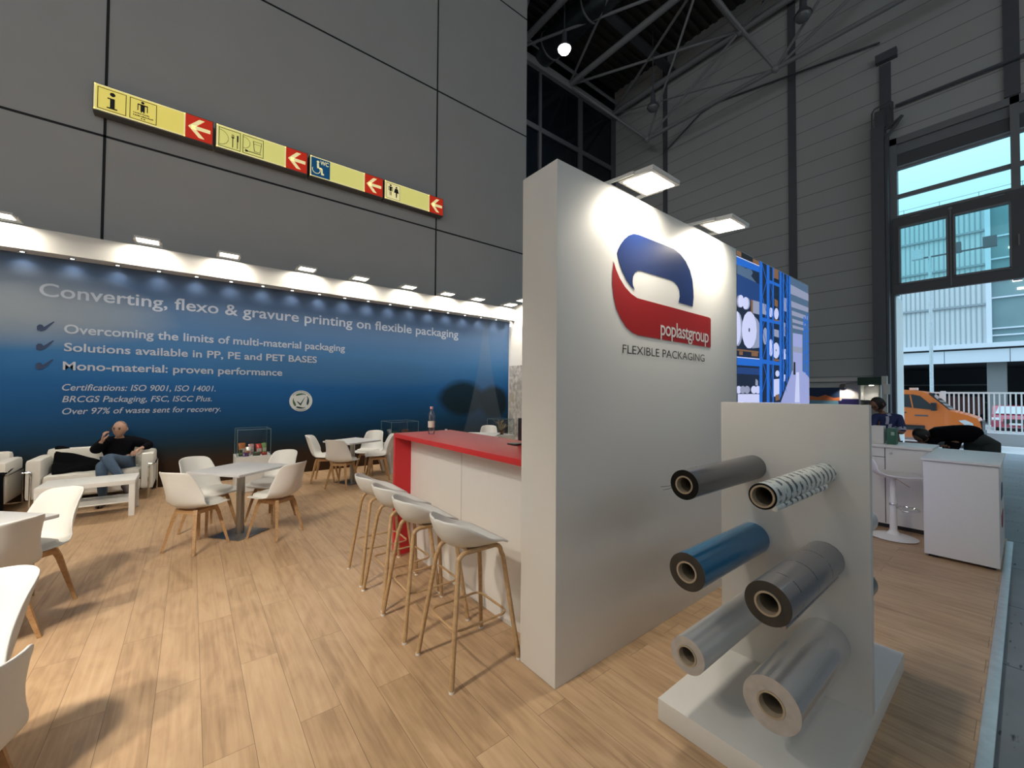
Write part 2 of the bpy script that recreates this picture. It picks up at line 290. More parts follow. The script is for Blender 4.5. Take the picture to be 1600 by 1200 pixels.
PIC=[(0,[(3.756,2.86),(5.065,2.855),(5.106,1.493),(3.747,1.507)]),(4,[(5.065,2.855),(5.689,2.852),(5.679,1.488),(5.071,1.494)]),(3,[(3.762,2.852),(3.858,2.853),(3.858,2.811),(3.761,2.81)]),(6,[(3.858,2.853),(4.106,2.853),(4.105,2.803),(3.858,2.811)]),(3,[(4.106,2.851),(4.255,2.851),(4.254,2.805),(4.105,2.803)]),(4,[(3.769,2.728),(3.932,2.728),(4.234,2.615),(4.233,2.532),(3.767,2.549)]),(8,[(3.768,2.645),(4.251,2.632),(4.249,2.437),(3.766,2.433)]),(2,[(3.755,2.802),(4.254,2.812),(4.254,2.804),(3.755,2.793)]),(1,[(3.755,2.792),(4.254,2.803),(4.253,2.746),(3.754,2.725)]),(4,[(4.104,2.715),(4.089,2.694),(4.049,2.673),(3.992,2.655),(3.931,2.643),(3.876,2.641),(3.839,2.648),(3.826,2.662),(3.84,2.682),(3.877,2.702),(3.932,2.721),(3.993,2.733),(4.05,2.736),(4.09,2.73)]),(5,[(3.874,2.415),(3.868,2.389),(3.851,2.367),(3.827,2.353),(3.801,2.349),(3.778,2.357),(3.762,2.374),(3.757,2.398),(3.763,2.423),(3.779,2.445),(3.802,2.459),(3.828,2.463),(3.852,2.456),(3.868,2.439)]),(2,[(3.904,2.419),(3.898,2.393),(3.881,2.371),(3.857,2.357),(3.83,2.353),(3.807,2.361),(3.791,2.378),(3.785,2.402),(3.791,2.427),(3.808,2.449),(3.832,2.464),(3.858,2.468),(3.882,2.461),(3.898,2.443)]),(5,[(4.036,2.417),(4.03,2.392),(4.012,2.37),(3.987,2.356),(3.959,2.352),(3.935,2.359),(3.918,2.376),(3.913,2.399),(3.919,2.424),(3.936,2.446),(3.961,2.46),(3.988,2.464),(4.013,2.457),(4.03,2.44)]),(2,[(4.011,2.416),(4.004,2.39),(3.985,2.367),(3.957,2.352),(3.927,2.348),(3.901,2.355),(3.883,2.373),(3.877,2.397),(3.883,2.423),(3.902,2.445),(3.929,2.461),(3.959,2.465),(3.986,2.458),(4.005,2.44)]),(3,[(4.059,2.458),(4.101,2.457),(4.099,2.335),(4.057,2.341)]),(5,[(4.101,2.457),(4.249,2.462),(4.247,2.34),(4.099,2.335)]),(5,[(4.317,2.461),(4.415,2.461),(4.414,2.354),(4.316,2.356)]),(5,[(3.877,2.164),(3.866,2.096),(3.837,2.04),(3.797,2.007),(3.754,2.003),(3.715,2.03),(3.689,2.08),(3.68,2.144),(3.691,2.211),(3.718,2.267),(3.757,2.301),(3.801,2.306),(3.84,2.282),(3.868,2.231)]),(2,[(3.841,2.171),(3.832,2.104),(3.807,2.049),(3.772,2.017),(3.733,2.014),(3.7,2.04),(3.677,2.09),(3.669,2.153),(3.678,2.218),(3.702,2.273),(3.737,2.306),(3.775,2.311),(3.809,2.286),(3.833,2.236)]),(5,[(4.02,2.344),(4.206,2.287),(4.246,2.257),(4.242,2.023),(4.078,2.004)]),(2,[(4.185,2.186),(4.167,2.108),(4.119,2.043),(4.052,2.004),(3.979,1.999),(3.916,2.027),(3.873,2.082),(3.859,2.153),(3.875,2.228),(3.919,2.292),(3.984,2.334),(4.056,2.343),(4.123,2.318),(4.169,2.262)]),(6,[(4.033,2.171),(4.028,2.156),(4.017,2.15),(4.006,2.154),(4.002,2.168),(4.007,2.182),(4.018,2.189),(4.029,2.185)]),(3,[(3.761,1.977),(4.225,1.987),(4.225,1.972),(3.76,1.962)]),(3,[(3.804,1.959),(3.877,1.961),(3.877,1.929),(3.803,1.927)]),(3,[(4.062,1.967),(4.208,1.971),(4.208,1.936),(4.062,1.932)]),(2,[(3.757,1.909),(4.316,1.92),(4.316,1.911),(3.757,1.901)]),(1,[(3.76,1.901),(4.316,1.911),(4.315,1.845),(3.759,1.835)]),(8,[(3.759,1.816),(4.24,1.824),(4.239,1.762),(3.758,1.759)]),(2,[(3.847,1.618),(3.841,1.603),(3.824,1.591),(3.801,1.585),(3.775,1.584),(3.752,1.591),(3.737,1.603),(3.731,1.617),(3.737,1.632),(3.753,1.644),(3.776,1.651),(3.802,1.652),(3.825,1.645),(3.841,1.633)]),(5,[(3.933,1.619),(3.927,1.604),(3.91,1.592),(3.886,1.585),(3.86,1.585),(3.836,1.591),(3.82,1.603),(3.814,1.618),(3.82,1.633),(3.837,1.645),(3.86,1.652),(3.887,1.653),(3.911,1.646),(3.928,1.634)]),(5,[(4.026,1.62),(4.02,1.605),(4.002,1.592),(3.977,1.585),(3.95,1.585),(3.926,1.592),(3.909,1.604),(3.903,1.619),(3.909,1.634),(3.926,1.647),(3.951,1.654),(3.978,1.654),(4.003,1.648),(4.02,1.636)]),(2,[(4.177,1.622),(4.17,1.606),(4.152,1.593),(4.126,1.586),(4.097,1.586),(4.071,1.592),(4.054,1.605),(4.048,1.62),(4.054,1.636),(4.072,1.649),(4.098,1.656),(4.127,1.656),(4.153,1.65),(4.17,1.637)]),(2,[(4.27,1.622),(4.263,1.606),(4.244,1.593),(4.218,1.586),(4.188,1.586),(4.162,1.593),(4.144,1.605),(4.138,1.621),(4.144,1.637),(4.163,1.65),(4.189,1.657),(4.219,1.658),(4.245,1.651),(4.264,1.639)]),(2,[(3.771,1.58),(4.236,1.581),(4.235,1.502),(3.77,1.506)]),(5,[(4.155,1.725),(4.204,1.706),(4.204,1.659),(4.145,1.664)]),(1,[(4.315,2.321),(4.797,2.334),(4.797,2.301),(4.315,2.286)]),(1,[(4.309,1.917),(4.789,1.911),(4.789,1.876),(4.308,1.875)]),(1,[(4.499,2.717),(4.765,2.719),(4.764,2.689),(4.498,2.685)]),(3,[(4.594,2.858),(4.74,2.857),(4.738,2.752),(4.592,2.756)]),(6,[(4.63,2.762),(4.738,2.76),(4.738,2.737),(4.63,2.74)]),(3,[(4.626,2.549),(4.714,2.54),(4.713,2.473),(4.625,2.478)]),(2,[(4.582,2.404),(4.577,2.382),(4.562,2.363),(4.541,2.351),(4.518,2.348),(4.497,2.355),(4.483,2.37),(4.479,2.391),(4.484,2.413),(4.499,2.431),(4.519,2.444),(4.542,2.447),(4.563,2.44),(4.577,2.425)]),(2,[(4.736,2.409),(4.729,2.382),(4.711,2.359),(4.686,2.345),(4.658,2.342),(4.634,2.35),(4.618,2.368),(4.612,2.393),(4.619,2.419),(4.636,2.442),(4.661,2.457),(4.688,2.46),(4.713,2.452),(4.73,2.434)]),(3,[(4.585,2.336),(4.75,2.343),(4.75,2.331),(4.585,2.324)]),(5,[(4.439,2.151),(4.433,2.113),(4.416,2.083),(4.393,2.064),(4.368,2.062),(4.346,2.077),(4.331,2.105),(4.326,2.141),(4.332,2.178),(4.348,2.208),(4.371,2.227),(4.396,2.23),(4.418,2.215),(4.434,2.187)]),(2,[(4.576,2.048),(4.57,2.009),(4.555,1.978),(4.534,1.96),(4.511,1.959),(4.491,1.974),(4.477,2.003),(4.473,2.04),(4.479,2.077),(4.493,2.109),(4.514,2.127),(4.537,2.129),(4.558,2.114),(4.572,2.085)]),(2,[(4.752,2.031),(4.742,1.994),(4.715,1.963),(4.678,1.945),(4.637,1.943),(4.601,1.957),(4.576,1.983),(4.568,2.018),(4.578,2.054),(4.603,2.084),(4.64,2.103),(4.681,2.106),(4.718,2.093),(4.743,2.066)]),(6,[(4.67,2.028),(4.664,2.017),(4.653,2.017),(4.647,2.026),(4.653,2.037),(4.665,2.038)]),(3,[(4.597,1.936),(4.75,1.938),(4.75,1.918),(4.596,1.915)]),(2,[(4.593,1.73),(4.755,1.741),(4.751,1.571),(4.59,1.556)]),(3,[(4.635,1.571),(4.752,1.586),(4.75,1.526),(4.634,1.512)]),(2,[(4.744,1.793),(4.738,1.778),(4.723,1.767),(4.701,1.76),(4.677,1.759),(4.655,1.765),(4.641,1.775),(4.636,1.789),(4.641,1.803),(4.656,1.815),(4.678,1.822),(4.702,1.823),(4.724,1.818),(4.739,1.807)]),(5,[(4.609,2.239),(4.736,2.238),(4.735,2.163),(4.608,2.166)]),(5,[(4.875,2.601),(4.966,2.599),(4.963,2.46),(4.872,2.456)]),(5,[(4.858,2.341),(4.919,2.332),(4.916,2.195),(4.855,2.189)]),(2,[(4.84,2.052),(4.922,2.058),(4.92,1.951),(4.838,1.946)]),(2,[(4.847,1.781),(4.908,1.791),(4.907,1.723),(4.846,1.706)]),(5,[(5.072,2.772),(5.672,2.759),(5.669,2.674),(5.078,2.671)]),(5,[(5.094,2.595),(5.657,2.597),(5.656,2.541),(5.102,2.53)]),(5,[(5.109,2.492),(5.629,2.492),(5.628,2.448),(5.117,2.441)]),(5,[(5.125,2.406),(5.553,2.406),(5.552,2.373),(5.133,2.366)]),(5,[(5.132,2.337),(5.502,2.338),(5.501,2.311),(5.14,2.303)]),(7,[(5.139,2.25),(5.442,2.259),(5.432,1.841),(5.139,1.83)]),(5,[(5.136,2.105),(5.439,2.111),(5.437,2.046),(5.135,2.042)]),(7,[(5.113,1.837),(5.5,1.842),(5.687,1.774),(5.679,1.488),(4.774,1.497)]),(2,[(5.232,1.825),(5.324,1.829),(5.339,1.491),(5.18,1.493)]),(6,[(5.155,1.936),(5.212,1.932),(5.209,1.796),(5.147,1.794)]),(1,[(5.486,2.47),(5.52,2.477),(5.504,1.827),(5.47,1.834)]),(1,[(5.565,2.503),(5.6,2.511),(5.582,1.803),(5.548,1.81)]),(1,[(5.646,2.538),(5.681,2.546),(5.662,1.779),(5.627,1.786)]),(1,[(5.465,2.393),(5.694,2.442),(5.694,2.425),(5.464,2.38)]),(1,[(5.462,2.294),(5.691,2.34),(5.691,2.323),(5.462,2.281)]),(1,[(5.46,2.178),(5.688,2.221),(5.688,2.204),(5.459,2.165)]),(1,[(5.457,2.063),(5.685,2.102),(5.685,2.085),(5.456,2.05)]),(1,[(5.454,1.948),(5.682,1.984),(5.682,1.967),(5.454,1.935)]),(1,[(5.486,2.462),(5.51,2.464),(5.693,2.418),(5.663,2.415)]),(1,[(5.483,2.362),(5.508,2.365),(5.691,2.316),(5.66,2.313)]),(1,[(5.481,2.263),(5.505,2.265),(5.688,2.214),(5.658,2.212)]),(1,[(5.478,2.164),(5.503,2.165),(5.685,2.112),(5.655,2.11)]),(1,[(5.476,2.064),(5.5,2.066),(5.683,2.011),(5.652,2.009)]),(1,[(5.474,1.966),(5.498,1.967),(5.68,1.909),(5.65,1.908)]),(1,[(5.471,1.867),(5.495,1.868),(5.678,1.808),(5.647,1.807)]),(1,[(4.255,2.861),(4.323,2.86),(4.303,1.501),(4.235,1.502)]),(1,[(4.429,2.86),(4.501,2.86),(4.479,1.499),(4.407,1.5)]),(1,[(4.575,2.86),(4.609,2.859),(4.585,1.498),(4.552,1.499)]),(1,[(4.76,2.859),(4.823,2.859),(4.799,1.575),(4.735,1.523)]),(1,[(4.856,2.858),(4.888,2.858),(4.864,1.628),(4.831,1.601)]),(1,[(4.963,2.858),(4.997,2.858),(4.973,1.717),(4.939,1.689)]),(1,[(5.031,2.858),(5.082,2.858),(5.06,1.787),(5.008,1.745)]),(1,[(4.323,2.84),(4.323,2.821),(4.426,2.684),(4.426,2.704)]),(1,[(4.426,2.704),(4.426,2.684),(4.318,2.511),(4.318,2.531)]),(1,[(4.318,2.531),(4.318,2.511),(4.421,2.37),(4.421,2.39)]),(1,[(4.421,2.39),(4.421,2.37),(4.313,2.204),(4.314,2.223)]),(1,[(4.314,2.223),(4.313,2.204),(4.416,2.058),(4.416,2.078)]),(1,[(4.416,2.078),(4.416,2.058),(4.309,1.897),(4.309,1.917)]),(1,[(4.309,1.917),(4.309,1.897),(4.411,1.748),(4.411,1.767)]),(1,[(4.411,1.767),(4.411,1.748),(4.304,1.592),(4.304,1.612)]),(1,[(4.499,2.717),(4.499,2.703),(4.57,2.584),(4.571,2.599)]),(1,[(4.571,2.599),(4.57,2.584),(4.494,2.443),(4.494,2.457)]),(1,[(4.494,2.457),(4.494,2.443),(4.566,2.322),(4.566,2.337)]),(1,[(4.566,2.337),(4.566,2.322),(4.49,2.184),(4.49,2.199)]),(1,[(4.49,2.199),(4.49,2.184),(4.561,2.061),(4.562,2.075)]),(1,[(4.562,2.075),(4.561,2.061),(4.486,1.927),(4.486,1.941)]),(1,[(4.486,1.941),(4.486,1.927),(4.557,1.801),(4.557,1.815)]),(1,[(4.557,1.815),(4.557,1.801),(4.481,1.67),(4.482,1.684)]),(1,[(4.482,1.684),(4.481,1.67),(4.552,1.542),(4.553,1.556)]),(1,[(4.823,2.82),(4.822,2.808),(4.853,2.738),(4.854,2.75)]),(1,[(4.854,2.75),(4.853,2.738),(4.82,2.656),(4.82,2.668)]),(1,[(4.82,2.668),(4.82,2.656),(4.85,2.585),(4.851,2.597)]),(1,[(4.851,2.597),(4.85,2.585),(4.817,2.505),(4.817,2.517)]),(1,[(4.817,2.517),(4.817,2.505),(4.848,2.433),(4.848,2.445)]),(1,[(4.848,2.445),(4.848,2.433),(4.814,2.354),(4.814,2.366)]),(1,[(4.814,2.366),(4.814,2.354),(4.845,2.282),(4.845,2.294)]),(1,[(4.845,2.294),(4.845,2.282),(4.811,2.203),(4.811,2.215)]),(1,[(4.811,2.215),(4.811,2.203),(4.842,2.13),(4.842,2.143)]),(1,[(4.842,2.143),(4.842,2.13),(4.808,2.053),(4.808,2.065)]),(1,[(4.808,2.065),(4.808,2.053),(4.839,1.98),(4.839,1.992)]),(1,[(4.839,1.992),(4.839,1.98),(4.805,1.903),(4.805,1.915)]),(1,[(4.805,1.915),(4.805,1.903),(4.836,1.829),(4.836,1.841)]),(1,[(4.836,1.841),(4.836,1.829),(4.802,1.753),(4.803,1.765)]),(1,[(4.803,1.765),(4.802,1.753),(4.833,1.679),(4.833,1.691)]),(1,[(4.833,1.691),(4.833,1.679),(4.799,1.604),(4.8,1.616)]),(1,[(4.887,2.801),(4.887,2.788),(4.96,2.708),(4.96,2.722)]),(1,[(4.96,2.722),(4.96,2.708),(4.883,2.604),(4.884,2.618)]),(1,[(4.884,2.618),(4.883,2.604),(4.956,2.523),(4.957,2.536)]),(1,[(4.957,2.536),(4.956,2.523),(4.88,2.421),(4.88,2.434)]),(1,[(4.88,2.434),(4.88,2.421),(4.953,2.338),(4.953,2.351)]),(1,[(4.953,2.351),(4.953,2.338),(4.876,2.238),(4.877,2.252)]),(1,[(4.877,2.252),(4.876,2.238),(4.949,2.153),(4.949,2.167)]),(1,[(4.949,2.167),(4.949,2.153),(4.873,2.056),(4.873,2.069)]),(1,[(4.873,2.069),(4.873,2.056),(4.945,1.969),(4.945,1.983)]),(1,[(4.945,1.983),(4.945,1.969),(4.869,1.874),(4.869,1.888)]),(1,[(4.869,1.888),(4.869,1.874),(4.941,1.786),(4.942,1.8)]),(1,[(4.942,1.8),(4.941,1.786),(4.866,1.693),(4.866,1.706)]),(1,[(4.866,1.706),(4.866,1.693),(4.938,1.603),(4.938,1.617)]),(1,[(4.996,2.821),(4.996,2.809),(5.029,2.752),(5.029,2.765)]),(1,[(5.029,2.765),(5.029,2.752),(4.993,2.684),(4.993,2.696)]),(1,[(4.993,2.696),(4.993,2.684),(5.026,2.627),(5.026,2.64)]),(1,[(5.026,2.64),(5.026,2.627),(4.991,2.56),(4.991,2.572)]),(1,[(4.991,2.572),(4.991,2.56),(5.023,2.502),(5.024,2.515)]),(1,[(5.024,2.515),(5.023,2.502),(4.988,2.436),(4.988,2.448)]),(1,[(4.988,2.448),(4.988,2.436),(5.021,2.378),(5.021,2.39)]),(1,[(5.021,2.39),(5.021,2.378),(4.986,2.312),(4.986,2.324)]),(1,[(4.986,2.324),(4.986,2.312),(5.018,2.253),(5.019,2.266)]),(1,[(5.019,2.266),(5.018,2.253),(4.983,2.188),(4.983,2.201)]),(1,[(4.983,2.201),(4.983,2.188),(5.016,2.129),(5.016,2.142)]),(1,[(5.016,2.142),(5.016,2.129),(4.981,2.065),(4.981,2.077)]),(1,[(4.981,2.077),(4.981,2.065),(5.013,2.006),(5.013,2.018)]),(1,[(5.013,2.018),(5.013,2.006),(4.978,1.942),(4.978,1.954)]),(1,[(4.978,1.954),(4.978,1.942),(5.011,1.882),(5.011,1.894)]),(1,[(5.011,1.894),(5.011,1.882),(4.976,1.819),(4.976,1.831)]),(1,[(4.976,1.831),(4.976,1.819),(5.008,1.759),(5.008,1.771)])]

# ================================================================== THE HALL
m_floorhall = mat('worn_hall_floor', (.20, .23, .265), .55, var=.35, vscale=2.2, bump=.2)
def hall_floor_marks(m):
    n = m.node_tree.nodes; l = m.node_tree.links; p = n['Principled BSDF']
    tc = n.new('ShaderNodeTexCoord'); mp = n.new('ShaderNodeMapping'); mp.inputs['Scale'].default_value = (3.2, 13, 1); l.new(tc.outputs['Object'], mp.inputs[0])
    sp = n.new('ShaderNodeTexNoise'); sp.inputs['Scale'].default_value = 2.2; sp.inputs['Detail'].default_value = 5; l.new(mp.outputs[0], sp.inputs['Vector'])
    r = n.new('ShaderNodeValToRGB'); r.color_ramp.elements[0].position = .30; r.color_ramp.elements[0].color = (.12, .12, .13, 1); r.color_ramp.elements[1].position = .37; r.color_ramp.elements[1].color = (1, 1, 1, 1)
    l.new(sp.outputs[0], r.inputs[0])
    br = n.new('ShaderNodeTexBrick'); br.inputs['Scale'].default_value = 1; br.inputs['Brick Width'].default_value = 1.1; br.inputs['Row Height'].default_value = .55; br.inputs['Mortar Size'].default_value = .006
    br.inputs['Color1'].default_value = (.85, .85, .85, 1); br.inputs['Color2'].default_value = (1, 1, 1, 1); br.inputs['Mortar'].default_value = (.25, .25, .25, 1); l.new(tc.outputs['Object'], br.inputs['Vector'])
    src = p.inputs['Base Color'].links[0].from_socket
    a = n.new('ShaderNodeMix'); a.data_type = 'RGBA'; a.blend_type = 'MULTIPLY'; a.inputs[0].default_value = 1; l.new(src, a.inputs[6]); l.new(r.outputs[0], a.inputs[7])
    b = n.new('ShaderNodeMix'); b.data_type = 'RGBA'; b.blend_type = 'MULTIPLY'; b.inputs[0].default_value = 1; l.new(a.outputs[2], b.inputs[6]); l.new(br.outputs['Color'], b.inputs[7]); l.new(b.outputs[2], p.inputs['Base Color'])
hall_floor_marks(m_floorhall)
structure(MB().box(-14, 17.9, -16, 13.1, -.3, -.025).build('floor_hall', m_floorhall, smooth=False), 'worn grey hall floor beyond the aluminium edge strip')
structure(MB().box(-4.2, 7.12, .155, 8.80, -.025, 0).build('floor', m_oak, smooth=False), 'oak plank laminate floor of the exhibition stand')
structure(MB().box(-4.2, 7.0, .108, .157, -.025, .004, b=.003).build('trim_1', m_alu), 'scuffed aluminium edge strip along the plank floor')

# grey hall wall behind the stand
wl_ = structure(MB().box(-14, 7.92, 9.40, 13.05, -.025, 17.2).build('wall_rear', m_hall, smooth=False), 'tall grey panelled hall wall behind the stand')
s = MB()
for x in (-7.28, -1.194, 4.888): s.box(x-.018, x+.018, 9.394, 9.41, 0, 17.2)
for z in (2.13, 5.77, 9.41, 13.055): s.box(-14, 7.92, 9.394, 9.41, z-.018, z+.018)
s.build('panel_joints', m_seam, wl_, smooth=False)

# dark glazing further back
m_darkglass = mat('dark_glazing', (.006, .009, .014), .12, spec=.35)
wg = structure(MB().box(7.92, 17.3, 13.08, 13.3, -.025, 17.2).build('window_1', m_darkglass, smooth=False), 'dark high glazing in the hall corner')
s = MB()
for x, w in ((8.9, .06), (11.76, .07), (14.34, .13), (16.84, .15)): s.box(x-w, x+w, 13.0, 13.09, 0, 15.6)
for z in (13.07, 10.3, 7.6, 4.9): s.box(7.92, 17, 13.01, 13.09, z-.11, z+.11)
s.build('window_frame', m_dark, wg, smooth=False)

# end wall with the gate: horizontal metal panels
m_panel = mat('grey_metal_panel', (.46, .465, .46), .6, var=.06, vscale=.8)
def panel_lines(m):
    n = m.node_tree.nodes; l = m.node_tree.links; p = n['Principled BSDF']; src = p.inputs['Base Color'].links[0].from_socket
    tc = n.new('ShaderNodeTexCoord'); sx = n.new('ShaderNodeSeparateXYZ'); l.new(tc.outputs['Object'], sx.inputs[0])
    d = n.new('ShaderNodeMath'); d.operation = 'DIVIDE'; d.inputs[1].default_value = .585; l.new(sx.outputs['Z'], d.inputs[0])
    o = n.new('ShaderNodeMath'); o.operation = 'ADD'; o.inputs[1].default_value = .29; l.new(d.outputs[0], o.inputs[0])
    f = n.new('ShaderNodeMath'); f.operation = 'FRACT'; l.new(o.outputs[0], f.inputs[0])
    c = n.new('ShaderNodeMath'); c.operation = 'LESS_THAN'; c.inputs[1].default_value = .035; l.new(f.outputs[0], c.inputs[0])
    mx = n.new('ShaderNodeMix'); mx.data_type = 'RGBA'; l.new(c.outputs[0], mx.inputs[0]); l.new(src, mx.inputs[6]); mx.inputs[7].default_value = (.19, .188, .18, 1); l.new(mx.outputs[2], p.inputs['Base Color'])
panel_lines(m_panel)
GX = 17.0
s = MB().box(GX, GX+.35, 2.56, 13.3, -.025, 17.2).box(GX, GX+.35, -3.2, 2.56, 9.52, 17.2).box(GX, GX+.35, -16, -3.2, -.025, 17.2)
we = structure(s.build('wall_right', m_panel, smooth=False), 'grey horizontally panelled end wall around the gate')
s = MB()
for a, b in ((10.10, 10.30), (5.05, 5.29), (0.0, .28)): s.box(GX-.06, GX+.01, a, b, (9.55 if a < 1 else 0), 17.2)
s.box(GX-.06, GX+.01, 2.51, 2.78, 9.9, 12.0)
s.build('wall_strip', m_dark, we, smooth=False)
s = MB().box(-14.3, -14, -16, 13.3, -.025, 17.2); structure(s.build('wall_left', m_hall, smooth=False), 'grey hall wall far left out of the frame')
s = MB().box(-14.3, 17.35, -16.3, -16, -.025, 17.2); structure(s.build('wall_front', m_hall, smooth=False), 'grey hall wall behind the viewer')

m_fillpanel = emission('fill_panel_glow', (.86, .95, 1), 1.0)  # glowing panels added out of view to light the upright hall surfaces
for nm, c, hx, hy, rot, watts, lb in (('fill_panel_rear', (1.5, -15.98, 10.5), 15, 4, (PI/2, 0, 0), 700, 'glowing panel added behind the viewer to fill the hall with light'), ('fill_panel_left', (-13.98, -2.5, 10.5), 11, 4, (PI/2, 0, -PI/2), 330, 'glowing panel added at the far left to fill the hall with light')):
    b_ = MB(); along = abs(rot[2]) < .1
    if along: b_.box(c[0]-hx, c[0]+hx, c[1]-.01, c[1], c[2]-hy, c[2]+hy)
    else: b_.box(c[0]-.01, c[0], c[1]-hx, c[1]+hx, c[2]-hy, c[2]+hy)
    w_ = structure(b_.build(nm, m_fillpanel, smooth=False), lb)
    area('wall_fill_light', (c[0]+(0 if along else .1), c[1]+(.1 if along else 0), c[2]), 2*hx, 2*hy, watts, (.88, .96, 1), None, (PI/2, 0, PI) if along else (PI/2, 0, PI/2), 170)

# roof: corrugated deck, space-frame trusses
m_deck = mat('brown_roof_deck', (.060, .052, .045), .8, var=.2, vscale=2)
v = []; f = []; y = -16.3; k = 0
while y < 13.4:
    for yy, zz in ((y, 17.15), (y+.14, 17.15), (y+.18, 17.27), (y+.32, 17.27)): v += [(-14.3, yy, zz), (17.4, yy, zz)]
    y += .36
f = [(2*i, 2*i+1, 2*i+3, 2*i+2) for i in range(len(v)//2-1)]
structure(MB().add(v, f).build('ceiling', m_deck, smooth=False), 'dark corrugated roof deck of the hall')
structure(MB().box(-14.3, 17.4, -16.3, 13.4, 17.3, 17.5).build('ceiling_slab', m_deck, smooth=False))
ZT, ZL = 15.86, 13.0
tr = sempty('roof_truss', 'grey steel space frame under the roof')
MB().box(7.92, 17, 12.9, 13.08, ZT-.22, ZT+.12).build('wall_beam', m_truss, tr, smooth=False)
MB().tube([(7.9, 12.75, 16.35), (17, 12.75, 16.35)], .05).tube([(7.9, 12.6, 16.1), (17, 12.6, 16.1)], .04).build('conduit', m_truss, tr)
XA, XB, XC = [7.2, 10.35, 13.52, 16.70], 16.70, 15.9
for x in XA: MB().tube([(x, 13.05, ZT), (x, -10, ZT)], .13, 12).build('chord', m_truss, tr)
YN = [13.0, 6.8, .6, -5.6]
for a, b in zip(XA[:-1], XA[1:]):
    for y0, y1 in zip(YN[:-1], YN[1:]):
        MB().tube([(a, y0, ZT), (b, y1, ZT)], .055, 8).build('brace', m_truss, tr)
        MB().tube([(b, y0, ZT), (a, y1, ZT)], .055, 8).build('brace', m_truss, tr)
for y in YN[1:]: MB().tube([(7.2, y, ZT), (16.7, y, ZT)], .11, 10).build('cross_beam', m_truss, tr)
YC = [10.45, 5.33, .3, -4.8]
MB().tube([(XC, 10.45, ZL), (XC, -8, ZL)], .075, 10).build('lower_chord', m_truss, tr)
for i, y in enumerate(YC):
    n0, n1 = (13.0 if i == 0 else YN[i]), YN[min(i+1, 3)]
    for yy in (n0, n1):
        MB().tube([(XC, y, ZL), (XB, yy, ZT)], .05, 8).build('brace', m_truss, tr)
        MB().tube([(XC, y, ZL), (XA[2], yy, ZT)], .045, 8).build('brace', m_truss, tr)
    MB().ball((XC, y, ZL), .13, 12).build('node', m_truss, tr)
for x in XA:
    for y in YN: MB().ball((x, y, ZT), .19, 12).build('node', m_truss, tr)
for a in ((XC, 10.45, ZL), (13.52, 13.0, ZT)): MB().tube([(16.70, 13.0, ZT), a], .06, 8).build('brace', m_truss, tr)
MB().tube([(XC, 5.33, ZL), (16.7, 13.0, ZT)], .03, 6).build('brace', m_truss, tr)
MB().tube([(XC, 10.45, ZL), (16.7, 6.8, ZT)], .03, 6).build('brace', m_truss, tr)
MB().box(9.0, 9.35, -8, 12.9, 15.95, 16.1).build('cable_tray', m_dark, tr, smooth=False)
MB().box(7.9, 17, 9.7, 10.05, 16.2, 16.32).build('cable_tray', m_dark, tr, smooth=False)
MB().tube([(16.93, 10.2, 12.7), (16.93, 8.5, 13.62), (16.93, 7.8, 13.7), (16.93, 2.75, 12.75)], .03, 6).build('cable', m_dark, tr)
MB().tube([(16.9, 2.4, 10.5), (16.9, -3, 10.45)], .05, 6).build('rail', m_dark, tr)
MB().tube([(16.93, 6.1, 16.6), (16.93, -2.0, 16.0)], .05, 6).build('cable', m_dark, tr)
MB().box(16.8, 17, 2.35, 2.85, 12.05, 12.3).build('junction_box', m_dark, tr, smooth=False)
# ducts
m_duct = mat('dark_sheet_metal_duct', (.10, .12, .13), .3, .8, var=.3, vscale=3)
d = thing('ventilation_duct', 'large dark sheet metal ventilation duct under the roof', 'duct', (11.7, 8, 16.3))
MB().tube([(11.75, 13.0, 16.35), (11.75, -9, 16.35)], .55, 24).build('pipe', m_duct, d, world=True)
for y in [12.4-2.2*i for i in range(9)]: MB().tube([(11.75, y, 16.35), (11.75, y-.06, 16.35)], .58, 24).build('joint_ring', m_truss, d, world=True)

# bell lamps under the roof
m_bulb = emission('discharge_lamp_glow', (1, .97, .92), 30)
m_bulboff = mat('unlit_lamp_glass', (.16, .17, .18), .2)
def bell(loc, lit, label, top=16.9):
    t = thing('pendant_lamp', label, 'lamp', loc, group='bell lamps under the hall roof')
    MB().tube([(0, 0, .32), (0, 0, top-loc[2])], .02, 6).build('rod', m_dark, t)
    MB().lathe([(.0, .62), (.09, .62), (.10, .30), (.13, .22), (.22, .10), (.25, .02), (.24, .02), (.11, .22)], 24).build('shade', m_dark, t)
    MB().lathe([(.23, .02), (.23, -.02), (.17, -.11), (.08, -.155), (0.001, -.165)], 20).build('bulb', m_bulb if lit else m_bulboff, t)
    return t
b0 = bell((10.75, 10.58, 14.45), True, 'lit white bell lamp hanging beside the big duct')
spot('hall_lamp_light', (0, 0, -.2), 260, (1, .95, .88), b0, 150, .9, .2)
bell((15.04, 9.6, 13.6), False, 'unlit bell lamp hanging in front of the hall corner')
bell((15.05, 4.26, 13.6), False, 'unlit bell lamp hanging high above the gate side')
for i, (x, y) in enumerate(((-3, -4), (-4.5, 3.5), (-9, -9), (13.5, -7))):  # unseen lit lamps, added to raise the ambient light in the hall
    b = bell((x, y, 13.6), True, ('bell lamp added behind the viewer to fill the hall', 'bell lamp added unseen high over the left stand edge', 'bell lamp added unseen at the far rear of the hall', 'bell lamp added out of view to brighten the gate wall')[i])
    spot('hall_lamp_light', (0, 0, -.2), HALL_W, (1, .95, .88), b, 150, .9, .25)

